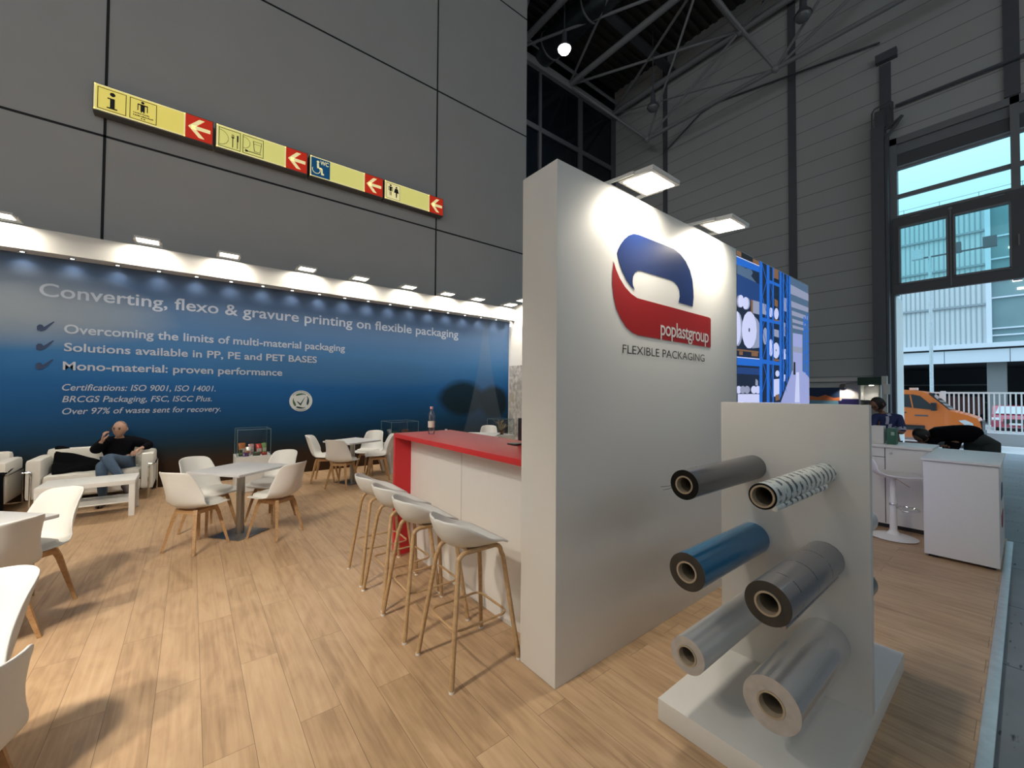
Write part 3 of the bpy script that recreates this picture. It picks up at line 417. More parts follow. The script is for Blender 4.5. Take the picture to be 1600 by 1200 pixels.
# ------------------------------------------------------------------ hall direction signs
m_yellow = mat('backlit_yellow', lin(236, 215, 105), .5, emit=lin(240, 222, 112), es=.55)
m_yellow2 = mat('backlit_pale_yellow', lin(232, 226, 130), .5, emit=lin(235, 230, 135), es=.5)
m_cream = mat('backlit_cream', lin(245, 232, 170), .5, emit=lin(245, 232, 170), es=.6)
m_sred = mat('backlit_red', lin(205, 45, 20), .5, emit=lin(205, 45, 20), es=.45)
m_sblue = mat('backlit_blue', lin(10, 80, 125), .5, emit=lin(10, 80, 125), es=.4)
m_signbox = mat('grey_sign_housing', (.12, .115, .105), .6)
Z0, Z1, SY = 6.085, 6.505, 9.20
def frame_line(s, x0, x1, z0, z1, w, y, m=0):
    for a in ((x0, x1, z0, z0+w), (x0, x1, z1-w, z1), (x0, x0+w, z0, z1), (x1-w, x1, z0, z1)): s.xz([(a[0], a[2]), (a[1], a[2]), (a[1], a[3]), (a[0], a[3])], y, m)
def rect(s, x0, x1, z0, z1, y, m=0): return s.xz([(x0, z0), (x1, z0), (x1, z1), (x0, z1)], y, m)
def disc(s, x, z, r, y, m=0, n=18, rz=None): return s.xz([(x+r*math.cos(2*PI*i/n), z+(rz or r)*math.sin(2*PI*i/n)) for i in range(n)], y, m)
def arrow(s, x0, x1, y):
    cx, cz, w = (x0+x1)/2, (Z0+Z1)/2, x1-x0
    tip = cx-.40*w; t = .052
    s.xz([(tip+.05, cz-t*.62), (cx+.42*w, cz-t*.62), (cx+.42*w, cz+t*.62), (tip+.05, cz+t*.62)], y)
    for q in (1, -1): s.xz([(tip, cz), (tip+.155, cz+q*.165), (tip+.235, cz+q*.165), (tip+.085, cz)], y)
def sign(x0, xr, x1, label, yel, draw):
    t = thing('direction_sign', label, 'sign', ((x0+x1)/2, SY+.1, (Z0+Z1)/2), group='row of hall direction signs')
    MB().box(x0-.012, x1+.012, SY+.006, 9.40, Z0-.02, Z1+.012).build('housing', m_signbox, t, world=True, smooth=False)
    rect(MB(), x0, xr, Z0, Z1, SY).build('yellow_panel', yel, t, world=True, smooth=False)
    s = MB(); frame_line(s, x0, xr, Z0, Z1, .018, SY-.002); s.build('panel_edge', m_cream, t, world=True, smooth=False)
    rect(MB(), xr, x1, Z0, Z1, SY).build('red_panel', m_sred, t, world=True, smooth=False)
    s = MB(); arrow(s, xr, x1, SY-.004); s.build('arrow', m_cream, t, world=True, smooth=False)
    draw(t)
    return t
def draw_info(t):
    s = MB(); y = SY-.004
    frame_line(s, -1.265, -.925, 6.115, 6.465, .009, y); frame_line(s, -.885, -.545, 6.115, 6.465, .009, y)
    disc(s, -1.09, 6.395, .033, y); s.xz([(-1.15, 6.33), (-1.062, 6.33), (-1.062, 6.175), (-1.03, 6.175), (-1.03, 6.155), (-1.155, 6.155), (-1.155, 6.175), (-1.118, 6.175), (-1.118, 6.31), (-1.15, 6.31)], y)
    disc(s, -.725, 6.425, .021, y); rect(s, -.752, -.698, 6.275, 6.395, y); rect(s, -.79, -.66, 6.375, 6.395, y)
    for q in (-.79, -.672): rect(s, q, q+.012, 6.28, 6.39, y)
    for q in (-.748, -.715): rect(s, q, q+.014, 6.255, 6.275, y)
    for q in (-.745, -.712): rect(s, q, q+.02, 6.145, 6.16, y)
    [rect(s, -.84+.019*k, -.84+.019*k+(.014 if k % 5 else .010), 6.222, 6.236+.004*(k % 3 == 0), y) for k in range(11)]; [rect(s, -.84+.020*k, -.84+.020*k+(.015 if k % 4 else .011), 6.180, 6.197+.005*(k % 3 == 0), y) for k in range(13)]
    s.build('pictogram', m_blackprint, t, world=True, smooth=False)
def dee(s, x, z, r, y, w=.006):
    n = 16
    o = [(x+r*math.sin(PI*i/n), z+r*math.cos(PI*i/n)) for i in range(n+1)]; q = [(x+(r-w)*math.sin(PI*i/n), z+(r-w)*math.cos(PI*i/n)) for i in range(n+1)]
    for i in range(n): s.xz([o[i], o[i+1], q[i+1], q[i]], y)
def draw_food(t):
    s = MB(); y = SY-.004
    frame_line(s, .318, .655, 6.115, 6.465, .009, y); frame_line(s, .69, 1.03, 6.115, 6.465, .009, y)
    dee(s, .33, 6.285, .14, y); dee(s, .70, 6.32, .11, y)
    rect(s, .527, .540, 6.15, 6.33, y); rect(s, .512, .555, 6.325, 6.345, y)
    for q in (.512, .524, .536, .548): rect(s, q, q+.006, 6.34, 6.395, y)
    rect(s, .60, .612, 6.15, 6.29, y); rect(s, .597, .622, 6.28, 6.40, y)
    for a in ([(.855, 6.40), (.865, 6.40), (.885, 6.20), (.875, 6.20)], [(.995, 6.40), (1.003, 6.40), (.978, 6.20), (.97, 6.20)], [(.855, 6.40), (1.0, 6.40), (1.0, 6.393), (.855, 6.393)], [(.875, 6.207), (.978, 6.207), (.978, 6.20), (.875, 6.20)], [(.86, 6.35), (.99, 6.35), (.99, 6.344), (.86, 6.344)]): s.xz(a, y)
    rect(s, .78, .99, 6.168, 6.180, y); s.xz([(.73, 6.155), (.76, 6.155), (.79, 6.174), (.76, 6.193), (.73, 6.193)], y)
    s.build('pictogram', m_blackprint, t, world=True, smooth=False)
def draw_wc(t):
    rect(MB(), 1.885, 2.255, 6.10, 6.485, SY-.003).build('blue_panel', m_sblue, t, world=True, smooth=False)
    s = MB(); y = SY-.005
    letters('WC', 2.06, 2.225, 6.37, .085, y, .02, mb=s)
    disc(s, 2.015, 6.41, .026, y); s.xz([(1.995, 6.38), (2.032, 6.38), (2.038, 6.30), (2.085, 6.30), (2.085, 6.275), (2.0, 6.275)], y); s.xz([(2.06, 6.29), (2.105, 6.29), (2.11, 6.19), (2.135, 6.19), (2.135, 6.155), (2.08, 6.155), (2.078, 6.25)], y)
    n = 20
    for i in range(4, 19):
        a, b = PI/2+2*PI*i/n*.9, PI/2+2*PI*(i+1)/n*.9
        s.xz([(1.985+.082*math.cos(a), 6.235+.082*math.sin(a)), (1.985+.082*math.cos(b), 6.235+.082*math.sin(b)), (1.985+.070*math.cos(b), 6.235+.070*math.sin(b)), (1.985+.070*math.cos(a), 6.235+.070*math.sin(a))], y)
    s.build('pictogram', m_cream, t, world=True, smooth=False)
def draw_toilet(t):
    s = MB(); y = SY-.004
    rect(MB(), 3.485, 3.83, 6.11, 6.475, SY-.002).build('pale_panel', m_cream, t, world=True, smooth=False)
    frame_line(s, 3.49, 3.825, 6.115, 6.47, .008, y)
    disc(s, 3.595, 6.425, .022, y); rect(s, 3.568, 3.622, 6.29, 6.395, y)
    for q in (3.545, 3.632): rect(s, q, q+.014, 6.295, 6.38, y)
    rect(s, 3.545, 3.646, 6.375, 6.395, y)
    for q in (3.574, 3.602): rect(s, q, q+.014, 6.19, 6.28, y)
    disc(s, 3.735, 6.41, .022, y); s.xz([(3.735, 6.385), (3.70, 6.38), (3.675, 6.28), (3.795, 6.28), (3.77, 6.38)], y); s.xz([(3.72, 6.28), (3.755, 6.28), (3.748, 6.17), (3.726, 6.17)], y)
    s.build('pictogram', m_blackprint, t, world=True, smooth=False)
sign(-1.306, -.163, .226, 'yellow lit hall sign with information i and a red arrow panel', m_yellow, draw_info)
sign(.284, 1.418, 1.806, 'yellow lit hall sign with plate, fork, knife and glass symbols', m_yellow2, draw_food)
sign(1.867, 2.992, 3.404, 'yellow lit hall sign with blue wheelchair WC square', m_yellow2, draw_wc)
sign(3.457, 4.594, 4.975, 'yellow lit hall sign with man and woman toilet symbols', m_yellow2, draw_toilet)

# ================================================================== THE GATE AND THE STREET
m_frame = mat('grey_gate_frame', (.21, .215, .23), .5)
m_frame2 = mat('dark_gate_leaf', (.085, .09, .10), .5)
m_pane = clear('tinted_pane', (.72, .93, .93), .05)
m_sky_pane = clear('clear_pane', (.85, .97, .98), .05)
g = sempty('door_1', 'tall steel hall gate with glazed upper part', (GX, 0, 0))
s = MB()
for a, b, m in ((2.40, 2.56, 0), (.03, .19, 0), (-2.3, -2.14, 0)): s.box(GX-.05, GX+.2, a, b, 4.65, 9.52)
s.box(GX-.05, GX+.2, -3.2, 2.56, 9.32, 9.52); s.box(GX-.02, GX+.2, -3.2, 2.56, 6.99, 7.10); s.box(GX, GX+.1, -3.2, 2.42, 7.64, 7.76)
s.build('frame', m_frame, g, world=True, smooth=False)
MB().box(GX+.02, GX+.16, -3.2, 2.42, 9.02, 9.33).build('blind_box', m_frame, g, world=True, smooth=False)
MB().box(GX+.04, GX+.12, -3.2, 2.42, 8.66, 9.02).build('blind', m_frame2, g, world=True, smooth=False)
MB().box(GX+.0, GX+.12, -3.2, 2.42, 8.53, 8.61).build('bottom_bar', m_frame, g, world=True, smooth=False)
for a, b in ((.19, 2.40), (-2.14, .03)): MB().box(GX+.08, GX+.09, a, b, 7.10, 8.60).build('pane', m_sky_pane, g, world=True, smooth=False)
# lifted leaf with two windows
s = MB()
ys_ = [2.50, 2.335, 1.38, 1.195, .237, .0]
s.box(GX-.12, GX, -3.2, 2.50, 6.675, 7.0); s.box(GX-.12, GX, -3.2, 2.50, 4.65, 4.985)
for a, b in ((2.335, 2.50), (1.196, 1.38), (-.6, .237), (-1.9, -1.55), (-3.2, -2.9)): s.box(GX-.12, GX, a, b, 4.98, 6.68)
s.build('leaf', m_frame2, g, world=True, smooth=False)
s = MB()
for a, b in ((1.38, 2.335), (.237, 1.196)): frame_l = [s.box(GX-.14, GX-.11, p0, p1, q0, q1) for p0, p1, q0, q1 in ((a-.03, b+.03, 4.93, 4.985), (a-.03, b+.03, 6.675, 6.72), (a-.04, a, 4.95, 6.70), (b, b+.04, 4.95, 6.70))]
s.box(GX-.13, GX-.10, 1.275, 1.30, 4.70, 6.95); s.box(GX-.14, GX-.11, 1.25, 1.33, 6.88, 6.93); s.box(GX-.14, GX-.11, 1.9, 2.1, 6.92, 6.95); s.box(GX-.14, GX-.11, .3, .55, 6.92, 6.95); s.box(GX-.16, GX-.11, .06, .09, 5.5, 5.8)
s.build('leaf_trim', m_frame, g, world=True, smooth=False)
for a, b in ((1.38, 2.335), (.237, 1.196), (-1.55, -.6), (-2.9, -1.9)): MB().box(GX-.07, GX-.06, a, b, 4.985, 6.675).build('pane', m_pane, g, world=True, smooth=False)
m_wjamb = mat('white_gate_jamb', (.80, .82, .82), .5)
MB().box(GX+.1, GX+1.2, 2.475, 2.58, -.03, 4.65).build('jamb', m_wjamb, g, world=True, smooth=False)
MB().box(GX-.1, GX+.1, 2.478, 2.62, -.03, 4.65).build('guide_rail', m_frame2, g, world=True, smooth=False)
# steel column beside it
c = structure(MB().box(GX-.42, GX, 2.63, 2.94, -.02, 9.9).box(GX-.38, GX, 2.62, 2.56, -.02, 9.6).build('trim_2', m_dark, smooth=False), 'dark steel guide column left of the gate')
s = MB().tube([(GX-.3, 2.92, 9.9), (GX-.3, 2.92, 10.45), (GX-.3, 2.86, 10.55), (GX-.3, 2.5, 10.62), (GX-.3, 2.44, 10.55), (GX-.3, 2.44, 9.7)], .025, 8)
s.box(GX-.3, GX, 2.62, 2.86, 9.9, 10.45); s.tube([(GX-.35, 2.6, 9.75), (GX-.35, 2.22, 10.0)], .04, 6).tube([(GX-.35, 2.6, 9.45), (GX-.35, 2.22, 10.0)], .05, 6)
s.build('bracket', m_frame2, c)

# ------------------------------------------------------------------ street outside
m_road = mat('pale_street_concrete', (.42, .43, .44), .8, var=.12, vscale=.6)
m_ramp = mat('pale_threshold', (.55, .57, .58), .7, var=.1, vscale=2)
m_roadline = mat('white_kerb_paint', (.8, .8, .8), .7)
structure(MB().prism([(17.9, -.025), (22, -.52), (22, -.8), (17.9, -.8)], 'y', -40, 40).build('ramp_outside', m_ramp, smooth=False), 'pale ramp down from the gate threshold')
structure(MB().box(22, 120, -70, 60, -.9, -.52).build('road_outside', m_road, smooth=False), 'pale concrete street outside the gate')
structure(MB().box(26.8, 27.3, -30, 20, -.52, -.02).build('kerb_outside', m_road, smooth=False), 'low concrete kerb below the white fence')
structure(MB().box(21.2, 21.35, -30, 20, -.52, -.36).box(26.2, 26.35, -30, 20, -.52, -.515).build('trim_3', m_roadline, smooth=False), 'white line along the street')
# fence
m_fence = mat('white_steel_fence', (.82, .83, .84), .5)
t = thing('fence', 'white steel bar fence between the street and the car park', 'fence', (27, 0, -.02))
MB().box(26.96, 27.04, -8, 5.2, 1.66, 1.735).box(26.97, 27.03, -8, 5.2, .01, .07).build('rail', m_fence, t, world=True, smooth=False)
for y in (2.37, -.6, -3.6, 5.2): MB().box(26.93, 27.07, y-.08, y+.08, -.02, 1.78).build('post', m_fence, t, world=True, smooth=False)
s = MB(); y = 5.1
while y > -8: s.box(26.975, 27.025, y-.024, y+.024, .03, 1.68); y -= .146
s.build('bars', m_fence, t, world=True, smooth=False)
# building across the street
m_clad = mat('ribbed_white_cladding', (.66, .70, .72), .55, var=.04, vscale=.3)
m_rib = mat('cladding_rib', (.30, .34, .37), .6)
m_fascia = mat('pale_fascia', (.66, .70, .76), .5)
m_bglass = mat('office_glazing', (.20, .30, .32), .08, spec=.6, var=.25, vscale=.35)
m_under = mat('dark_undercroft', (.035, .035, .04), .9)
m_pillar = mat('concrete_pillar', (.20, .20, .20), .8)
m_roomlight = emission('ceiling_strip_glow', (1, .95, .85), 3.5)
b = thing('building', 'white ribbed building with a glazed end across the street', 'building', (45, 0, -.52))
MB().box(45, 57, 1.72, 30, 5.30, 16.1).build('wall', m_clad, b, world=True, smooth=False)
s = MB(); y = 1.95
while y < 20: s.box(44.93, 45.01, y-.025, y+.025, 5.4, 16.0); y += .265
s.build('ribs', m_rib, b, world=True, smooth=False)
s = MB()
for z in (8.2, 11.1, 13.6): s.box(44.85, 45.02, 1.72, 30, z-.07, z+.07)
s.build('rail', m_rib, b, world=True, smooth=False)
MB().box(44.8, 45.1, 1.48, 1.74, 5.3, 16.2).build('corner_post', m_fascia, b, world=True, smooth=False)
MB().box(45.2, 45.4, -25, 1.5, 5.38, 15.6).build('window', m_bglass, b, world=True, smooth=False)
s = MB()
for z in (5.9, 6.4, 8.6, 9.9, 11.4, 13.0): s.box(45.05, 45.22, -25, 1.5, z-.05, z+.05)
s.build('glazing_bar', m_fascia, b, world=True, smooth=False)
for y, z in ((.4, 9.6), (.2, 9.0), (-.4, 8.1), (.55, 12.0)): MB().box(45.12, 45.2, y-.3, y+.12, z, z+.14).build('ceiling_light', m_roomlight, b, world=True, smooth=False)
MB().box(44.5, 57, -25, 30, 5.03, 5.36).build('ledge', m_fascia, b, world=True, smooth=False)
s = MB()
for i in range(9): s.box(44.7, 45, -11.9+3.15*i, -8.78+3.15*i, 3.98, 4.90)
s.build('fascia_panel', m_fascia, b, world=True, smooth=False)
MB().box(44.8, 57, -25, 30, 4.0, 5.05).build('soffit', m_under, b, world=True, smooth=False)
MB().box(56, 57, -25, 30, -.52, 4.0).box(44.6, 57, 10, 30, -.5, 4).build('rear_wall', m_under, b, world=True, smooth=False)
s = MB()
for z in (.9, 1.9, 2.5): s.box(55.9, 56.0, 1.6, 30, z, z+.12)
s.build('pipe', m_pillar, b, world=True, smooth=False)
MB().box(45.4, 46.2, .85, 1.78, -.52, 4.0).build('pillar', m_pillar, b, world=True, smooth=False)
MB().box(45.4, 46.2, -6.5, -5.6, -.52, 4.0).build('pillar', m_pillar, b, world=True, smooth=False)
s = MB()
for y in [-4+2*i for i in range(14)]: s.tube([(45.1, y, 16.1), (45.1, y, 16.55)], .02, 6)
s.tube([(45.1, -4, 16.52), (45.1, 24, 16.52)], .02, 6); s.build('roof_rail', m_rib, b, world=True)
# lamp post
t = thing('street_lamp', 'pale galvanised street lamp post with floodlight heads', 'street lamp', (34, 3.44, -.52))
m_galv = mat('galvanised_steel', (.55, .60, .64), .5, .3, var=.25, vscale=12)
MB().tube([(0, 0, 0), (0, 0, 10.3)], [.09, .075], 14).build('pole', m_galv, t)
MB().tube([(0, .5, 10.25), (0, -2.4, 10.25)], .05, 8).build('arm', m_dark, t)
for y in (.5, -1.0, -2.3): MB().box(-.25, .15, y-.25, y+.25, 10.2, 10.75).build('floodlight_head', m_galv if y > 0 else m_dark, t, smooth=False)
# orange van
m_van = mat('orange_car_paint', lin(232, 118, 38), .3, coat=.6)
m_carglass = mat('car_glass', (.02, .025, .03), .06, spec=.7)
m_lamp = mat('headlamp_glass', (.75, .78, .8), .12, spec=.7)
t = thing('van', 'orange van parked across the street outside the gate', 'van', (25, 3.6, -.52))
vb = [(1.13, -.02), (1.09, .18), (1.13, .50), (1.20, .68), (1.45, .80), (1.95, .97), (2.25, 1.30), (2.58, 1.66), (2.72, 1.74), (3.0, 1.79), (3.6, 1.84), (6.7, 1.86), (6.85, 1.6), (6.9, -.15), (6.0, -.2), (5.9, .1), (5.6, .22), (5.3, .1), (5.2, -.2), (2.62, -.2), (2.56, .12), (2.38, .28), (2.15, .33), (1.92, .28), (1.74, .10), (1.68, -.15), (1.2, -.15)]
s = MB().prism(vb, 'x', 24.05, 26.0); s.build('body', m_van, t, world=True, smooth=False)
wn_ = [(3.62, 1.62), (3.0, 1.61), (2.78, 1.55), (2.28, .98), (2.5, .99), (3.62, 1.12)]
MB().prism(wn_, 'x', 24.03, 24.06).build('side_window', m_carglass, t, world=True, smooth=False)
MB().prism([(3.1, 1.6), (3.06, 1.6), (2.98, 1.03), (3.02, 1.03)], 'x', 24.02, 24.05).build('window_post', m_van, t, world=True, smooth=False)
s = MB().add([(24.2, 1.97, 1.0), (25.85, 1.97, 1.0), (25.75, 2.56, 1.66), (24.3, 2.56, 1.66), (24.2, 1.93, 1.0), (25.85, 1.93, 1.0), (25.75, 2.52, 1.68), (24.3, 2.52, 1.68)], [(0, 1, 2, 3), (4, 5, 6, 7), (0, 1, 5, 4), (2, 3, 7, 6), (1, 2, 6, 5), (0, 3, 7, 4)]); s.build('windscreen', m_carglass, t, world=True, smooth=False)
MB().prism([(1.70, .58), (1.52, .62), (1.33, .50), (1.26, .28), (1.48, .36)], 'x', 24.02, 24.3).build('headlamp', m_lamp, t, world=True, smooth=False)
MB().box(23.98, 24.06, 2.65, 6.6, .12, .32, b=.01).build('side_moulding', m_black, t, world=True)
MB().box(24.0, 26.0, 1.04, 1.70, -.16, .17, b=.04).build('bumper', mat('dark_bumper', (.10, .11, .12), .5), t, world=True)
MB().box(24.2, 25.8, 1.08, 1.14, .2, .58).build('grille', m_black, t, world=True, smooth=False)
MB().box(23.75, 24.0, 2.28, 2.45, .95, 1.28, b=.03).build('mirror', m_black, t, world=True)
for a_ in (1.66, 5.2): MB().box(24.12, 24.9, a_, a_+.95, -.2, .30).build('wheel_arch', m_black, t, world=True, smooth=False)
for y in (2.15, 5.6): MB().tube([(24.02, y, -.17), (24.3, y, -.17)], .345, 24).tube([(24.0, y, -.17), (24.05, y, -.17)], .2, 20).build('wheel', m_rubber, t, world=True)
MB().box(24.4, 24.7, 2.9, 3.15, 1.80, 1.90).build('beacon', m_white, t, world=True, smooth=False)
MB().ball((24.5, 3.35, 1.2), (.16, .12, .2)).build('headrest', m_van, t, world=True)
MB().box(24.03, 24.06, 3.2, 3.45, .82, .86).build('door_handle', m_black, t, world=True, smooth=False)
MB().box(24.035, 24.06, 2.55, 2.95, .70, .76).build('door_print', m_dark, t, world=True, smooth=False)
# red car
m_redcar = mat('red_car_paint', lin(165, 50, 70), .3, coat=.5)
t = thing('car', 'red car parked nose-on behind the white fence', 'car', (39.5, .4, -.52))
s = MB(); pr = [(38.05, -.30), (38.0, .05), (38.15, .30), (39.1, .45), (39.8, .95), (41.2, .98), (42.0, .5), (42.1, -.3)]
s.prism(pr, 'y', -.50, 1.35); s.build('body', m_redcar, t, world=True, smooth=False)
s = MB().add([(39.1, 1.22, .47), (39.1, -.37, .47), (39.75, -.25, .92), (39.75, 1.1, .92), (39.0, 1.22, .49), (39.0, -.37, .49), (39.65, -.25, .94), (39.65, 1.1, .94)], [(0, 1, 2, 3), (4, 5, 6, 7), (0, 1, 5, 4), (2, 3, 7, 6), (1, 2, 6, 5), (0, 3, 7, 4)]); s.build('windscreen', mat('pale_windscreen', (.35, .42, .46), .1, spec=.6), t, world=True, smooth=False)
for a, b_ in ((1.0, 1.33), (-.48, -.15)): MB().box(37.98, 38.12, a, b_, .12, .27, b=.02).build('headlamp', m_lamp, t, world=True)
MB().box(37.97, 38.1, -.02, .88, -.08, .2, b=.02).build('grille', m_black, t, world=True)
MB().box(37.95, 37.99, .2, .66, -.14, -.03).build('number_plate', m_white, t, world=True, smooth=False)
for a in (1.15, -.3): MB().tube([(38.7, a-.1, -.22), (38.7, a+.12, -.22)], .30, 20).build('wheel', m_rubber, t, world=True)
m_rust = mat('dull_red_truck_paint', (.10, .03, .028), .6)
t = thing('truck', 'dull red truck standing in the shade of the undercroft', 'truck', (50, 4, -.52))
MB().box(49, 51, 2.2, 6.8, .1, 1.5, b=.05).build('body', m_rust, t, world=True)
for y in (3, 6): MB().tube([(48.95, y, -.1), (49.3, y, -.1)], .42, 20).build('wheel', m_rubber, t, world=True)

# ------------------------------------------------------------------ neighbouring booth in front of the end wall
m_booth = mat('booth_white', (.62, .61, .58), .6)
bw = structure(MB().box(15.6, 15.7, 2.95, 5.2, 0, 2.02).box(15.5, 15.6, 2.95, 5.2, 1.98, 2.08).build('trim_4', m_booth, smooth=False), 'white partition of the neighbouring booth')
t = thing('poster', 'blue poster with an orange skyline on the neighbouring booth', 'poster', (15.59, 4.1, 1.3))
PX = 15.585
MB().box(PX, PX+.012, 3.55, 4.6, .3, 1.80).build('sheet', mat('pale_blue_print', lin(120, 175, 200), .5), t, world=True, smooth=False)
MB().box(PX-.004, PX, 3.55, 4.6, 1.42, 1.80).build('night_sky', m_navyprint, t, world=True, smooth=False)
MB().prism([(3.55, 1.40), (4.6, 1.40), (4.6, 1.44), (4.35, 1.55), (4.1, 1.50), (3.9, 1.58), (3.7, 1.48), (3.55, 1.5)], 'x', PX-.008, PX-.004).build('skyline', mat('orange_print', lin(215, 120, 70), .5), t, world=True, smooth=False)
MB().prism([(4.02+.2*math.cos(2*PI*i/20), 1.02+.26*math.sin(2*PI*i/20)) for i in range(20)], 'x', PX-.008, PX-.001).build('round_picture', mat('cream_print', lin(235, 235, 190), .5), t, world=True, smooth=False)
t = thing('display_shelf', 'violet boat-shaped display shelf on the neighbouring booth wall', 'shelf', (15.5, 3.25, 1.2))
m_violet = mat('violet_plastic', lin(95, 85, 165), .4)
MB().prism([(2.98, 1.18), (3.5, 1.18), (3.54, 1.40), (3.46, 1.40), (3.44, 1.46), (3.06, 1.46), (3.04, 1.40), (2.96, 1.40)], 'x', 15.35, 15.58).build('body', m_violet, t, world=True, smooth=False)
MB().box(15.33, 15.36, 3.0, 3.5, 1.20, 1.30).build('pale_edge', mat('pale_violet', lin(170, 165, 225), .4), t, world=True, smooth=False)  # paler violet strip along the shelf front
t = thing('spotlight', 'small spotlight on an arm above the violet shelf', 'spotlight', (15.2, 3.4, 1.85))
MB().tube([(0, 0, 0), (.12, 0, -.06)], [.07, .09], 14).build('head', m_steel, t); MB().tube([(0, 0, .04), (.4, -.3, .1)], .012, 6).build('arm', m_steel, t)
spot('booth_spot_light', (.12, 0, -.08), 20, WARM, t, 110, .6, .04, (0, math.radians(-35), 0))
t = thing('display_cabinet', 'white display cabinet with a dark green header board', 'cabinet', (15.2, 2.85, 0))
MB().box(15.0, 15.5, 2.60, 2.64, 0, 2.0).box(15.0, 15.5, 3.03, 3.07, 0, 2.0).box(15.46, 15.5, 2.6, 3.07, 0, 2.0).box(15, 15.5, 2.6, 3.07, 1.0, 1.03).build('body', m_booth, t, world=True, smooth=False)
MB().box(14.97, 15.5, 2.58, 3.09, 1.86, 2.08).build('header', mat('dark_green_board', (.012, .045, .028), .5), t, world=True, smooth=False)
MB().box(15.0, 15.46, 2.64, 3.03, 1.42, 1.435).build('shelf', m_booth, t, world=True, smooth=False)
MB().tube([(15.2, 2.83, 1.855), (15.2, 2.83, 1.845)], .05, 14).build('downlight', m_glow2, t, world=True)
spot('cabinet_light', (.0, -.02, 1.82), 6, (1, .95, .85), t, 120, .6, .03)
t.matrix_basis = Matrix.Translation((15.2, 2.76, 0)); MB().box(14.9, 15.0, 2.36, 2.47, .9, 2.1).build('side_post', m_booth, t, world=True, smooth=False)
MB().box(14.88, 14.9, 2.30, 2.44, 1.6, 1.88).build('notice', m_white, t, world=True, smooth=False)

# ================================================================== THE STAND
# ------------------------------------------------------------------ white partition with the logo
m_slab = mat('white_partition_paint', (.72, .715, .69), .45, var=.012, vscale=5)
YS = 1.575
pw = structure(MB().box(1.549, 3.753, YS, 1.868, 0, 2.862, b=.004).build('wall_partition', m_slab), 'thick white stand partition with the blue and red logo')
m_lblue = mat('logo_blue', (.016, .040, .165), .3)
m_lred = mat('logo_red', (.42, .012, .014), .35)
m_lwhite = mat('logo_white', (.75, .74, .72), .4)
m_lblack = mat('logo_black', (.015, .015, .017), .4)
m_pink = mat('logo_keyline', (.70, .52, .48), .4)
MB().xz(BLUE, YS-.003).build('logo_arch', m_lblue, pw, smooth=False)
cx_ = sum(p[0] for p in RED)/len(RED); cz_ = sum(p[1] for p in RED)/len(RED)
MB().xz([(cx_+(x-cx_)*1.008, cz_+(z-cz_)*1.03) for x, z in RED], YS-.002).build('logo_keyline', m_pink, pw, smooth=False)
MB().xz(RED, YS-.004).build('logo_swoosh', m_lred, pw, smooth=False)
letters('poplastgroup', 2.55, 3.235, 1.988, .104, YS-.006, .008, space=.92, ref='l').build('logo_lettering', m_lwhite, pw, smooth=False)
letters('FLEXIBLE PACKAGING', 2.126, 3.172, 1.833, .054, YS-.004, -.004).build('logo_lettering', m_lblack, pw, smooth=False)

# ------------------------------------------------------------------ lit warehouse picture
PC = [(.006, .014, .04), (.012, .14, .62), (.62, .66, .95), (.22, .11, .05), (.08, .14, .24), (.30, .33, .47), (.008, .008, .01), (.34, .38, .70), (.012, .05, .20)]
pm = []
for i, c in enumerate(PC):
    pm.append(mat('backlit_picture_tone_%d' % i, [k*.4 for k in c], .5, emit=c, es=.85))
t = thing('backlit_picture', 'tall backlit warehouse picture with blue racks and white film rolls', 'picture', (4.71, 1.7, 0))
MB().box(3.755, 5.668, YS, 1.70, 0, 2.862).build('frame', m_alu, t, world=True, smooth=False)
s = MB()
clampx = lambda x: min(5.664, max(3.757, x))
for i, (m, p) in enumerate(PIC): s.xz([(clampx(x), min(2.858, z)) for x, z in p], YS-.001-.00002*i, m, d=.0005)
s.xz([(3.757, .02), (5.664, .02), (5.664, 1.52), (3.757, 1.52)], YS-.0005, 7, d=.0004)
s.build('picture', pm, t, world=True, smooth=False)

